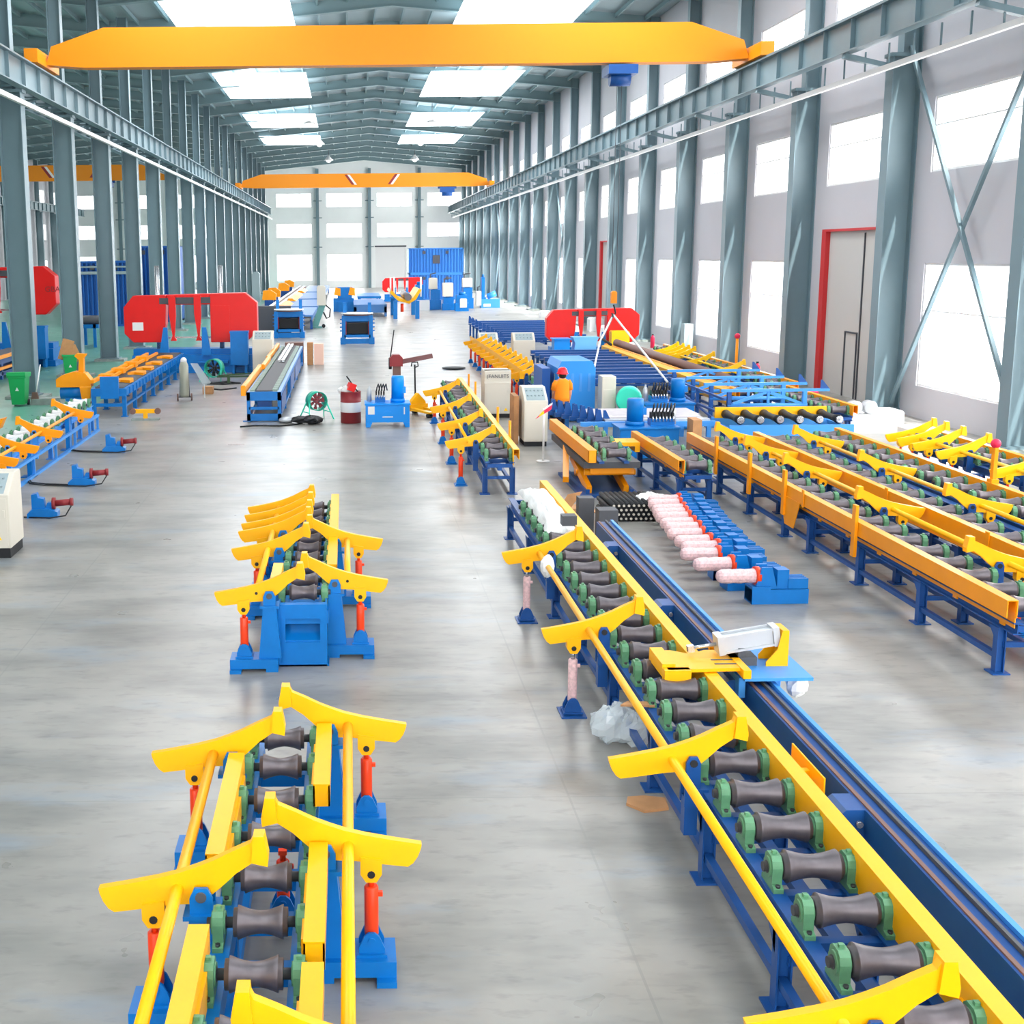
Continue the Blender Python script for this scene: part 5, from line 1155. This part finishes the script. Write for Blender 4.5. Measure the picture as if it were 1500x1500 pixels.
tag(MB().prism([(2.42, 10.75), (2.72, 10.72), (2.74, 10.82), (2.5, 10.84)], 'z', .672, .69).build('cardboard_scrap', CARD), 'small cardboard scrap lying on the long line frame between two rollers', 'cardboard')
t = thing('torn_carton', 'torn cardboard carton on the floor between the long line and the scissor lift', 'carton', (3.95, 21.6, 0)); MB().box(-.3, .2, -.2, .2, 0, .3).prism([(-.3, .3), (-.1, .3), (.1, .6), (-.15, .55)], 'y', -.18, -.16).build('carton_body', CARD, t); MB().prism([(.2, .28), (.45, .15), (.46, .17), (.2, .3)], 'y', -.2, .2).build('flap', CARD, t)
tag(MB().box(3.9, 4.2, 19.2, 19.5, 0, .72).build('grey_cover', DGR), 'grey sheet metal cover standing between the long line and the rods', 'cover')
tag(MB().box(3.75, 4.0, 20.1, 20.35, 0, .74).build('grey_cover', DGR), 'second grey sheet metal cover, farther from the camera', 'cover')
# --- by the window wall
for i, (x, y, w, h) in enumerate(((13.3, 33.2, .9, .35), (14.3, 33.4, .6, .42), (14.2, 31.4, .9, .22))):
    tag(MB().rbox(x, x+w, y, y+.8, 0, h, .05).build('white_box', WHITE), 'white %s box on the floor by the crossed wind bracing' % ('large', 'medium', 'flat')[i], 'box', 'white boxes by the window wall')
for i, dx in enumerate((.15, .55)): tag(MB().lathe([(.16, 0), (.18, .02), (.18, .28), (.12, .3)], (13.35+dx+.05, 33.3, .53), (0, 1, 0), 18).build('duct_ring', ALU), 'pale metal duct ring on the large white box, %s from the roller line' % ORD[i], 'ring', 'duct rings')
tag(MB().rbox(13.1, 13.35, 35.5, 35.8, .0, .75, .04).build('red_bin', PINK), 'red box behind the short roller line beside the grey sliding door', 'box')
t = thing('sack', 'white sack with dark mark on the last yellow line by the window wall', 'sack', (12.6, 22.6, .92)); MB().ball((0, 0, .12), .15, sz=.9).build('sack_body', CLOTH, t); MB().ball((0, -.05, .22), .05).build('mark', DGR, t)
t = thing('switch_cabinet', 'grey switch cabinet on the floor at a window wall column', 'cabinet', (15.6, 58.0, 0)); MB().box(-.2, .2, -.3, .3, 0, 1.4).build('box_body', ROOF, t)
for i, (y, z) in enumerate(((46.0, .0), (62, 0))):
    t = thing('fire_extinguisher', 'red fire extinguisher on the floor by the window wall, %s from the sliding door' % ORD[i], 'extinguisher', (15.0, y, z), 0, 'fire extinguishers')
    MB().lathe([(.09, 0), (.1, .02), (.1, .5), (.06, .58), (.03, .62)], n=14).build('bottle', PINK, t); MB().box(-.04, .04, -.03, .03, .6, .68).build('valve', BLK, t)
t = thing('marker_post', 'yellow floor post with red ball top by the window wall line', 'post', (13.45, 43.5, 0)); MB().cyl((0, 0, 0), (0, 0, 1.7), .05, 10).cyl((0, 0, 0), (0, 0, .03), .14).build('post_tube', ORG, t); MB().ball((0, 0, 1.78), .1).build('ball_top', PINK, t)
for i, (x, y) in enumerate(((14.6, 88), (14.2, 84), (14.9, 76), (14.4, 92), (14.5, 70))): tag(MB().rbox(x-.4, x+.4, y-.5, y+.5, 0, .5+.15*(i % 3), .1).build('covered_crate', WHITE), 'white covered crate by the window wall columns, %s' % ('beside the second sliding door', 'in front of the second sliding door', 'nearest the red saw but one', 'farthest one', 'nearest the red saw')[i], 'crate', 'white crates')
# --- hook, chain and slings over the saw
t = thing('crane_hook', 'orange crane hook block with black and white slings hanging over the yellow sided conveyor', 'hook', (0, 0, 0))
x, z = at(899, 436, 45); MB().rbox(x-.1, x+.1, 44.9, 45.1, z-.2, z+.22, .04).lathe([(.09, -.06), (.09, .06)], (x, 45, z+.15), (1, 0, 0), 14).build('hook_block', ORCR, t)
MB().cyl((x-.08, 45, z+.25), (x-.08, 45, 10.9), .012, 6).cyl((x+.08, 45, z+.25), (x+.08, 45, 10.9), .012, 6).build('hoist_rope', DGR, t)
MB().path([(x, 45, z-.25), (x+.05, 45, z-.4), (x+.08, 45, z-.55), (x, 45, z-.65), (x-.06, 45, z-.55)], .03).build('hook', BLK, t)
a = (x, 45, z-.6); p1 = at(868, 550, 38.3); p2 = at(978, 560, 38.2); p3 = at(895, 505, 41)
MB().path([a, ((x+p1[0])/2+.05, 42.5, (z-.6+p1[1])/2), (p1[0], 38.3, p1[1])], .03, 6).path([a, (p2[0], 38.2, p2[1])], .035, 6).build('white_sling', CLOTH, t)
MB().path([a, (p3[0]+.1, 43, z-1.3), (p3[0], 41, p3[1])], .045, 6).build('black_sling', BLK, t)
tr = MB().box(x-.5, x+.5, 44.4, 45.6, 10.65, 10.95).cyl((x-.35, 45, 10.55), (x+.35, 45, 10.55), .25).build('hoist_trolley', DBLUE, t)
b2 = thing('bridge_crane', 'orange bridge crane above the yellow sided conveyor, carrying the hook block', 'crane', (0, 45, 0))
MB().prism([(-10.2, 11.15), (-8.9, 11.05), (12.5, 11.05), (13.8, 11.15), (13.6, 11.75), (11.8, 12.35), (-8.2, 12.35), (-10, 11.75)], 'y', -.3, .3).build('girder', ORCR, b2)
for q in (-10.4, 14.0): MB().box(q-.22, q+.22, -1.6, 1.6, 11.06, 11.5).build('end_carriage', ORCR, b2)

t = thing('edge_clamp', 'orange clamp frame cut by the picture edge beside the white-wrapped rollers', 'clamp', (-8.55, 28.6, 0))
MB().box(-.9, .35, 0, .5, .5, .75).box(-.9, -.5, 0, .4, .75, 1.3).prism([(-.5, .75), (-.1, .75), (-.3, 1.3), (-.5, 1.3)], 'y', 0, .4).build('clamp_body', ORG, t)
MB().prism([(.1, .75), (.5, .8), (.62, 1.05), (.3, .98)], 'y', .1, .4).build('jaw', ORG, t); MB().bar((-.9, -.1, .9), (.3, -.1, .88), .06).build('rod', DGR, t); MB().box(-.8, .3, .05, .45, 0, .5).build('base', BLUE, t)
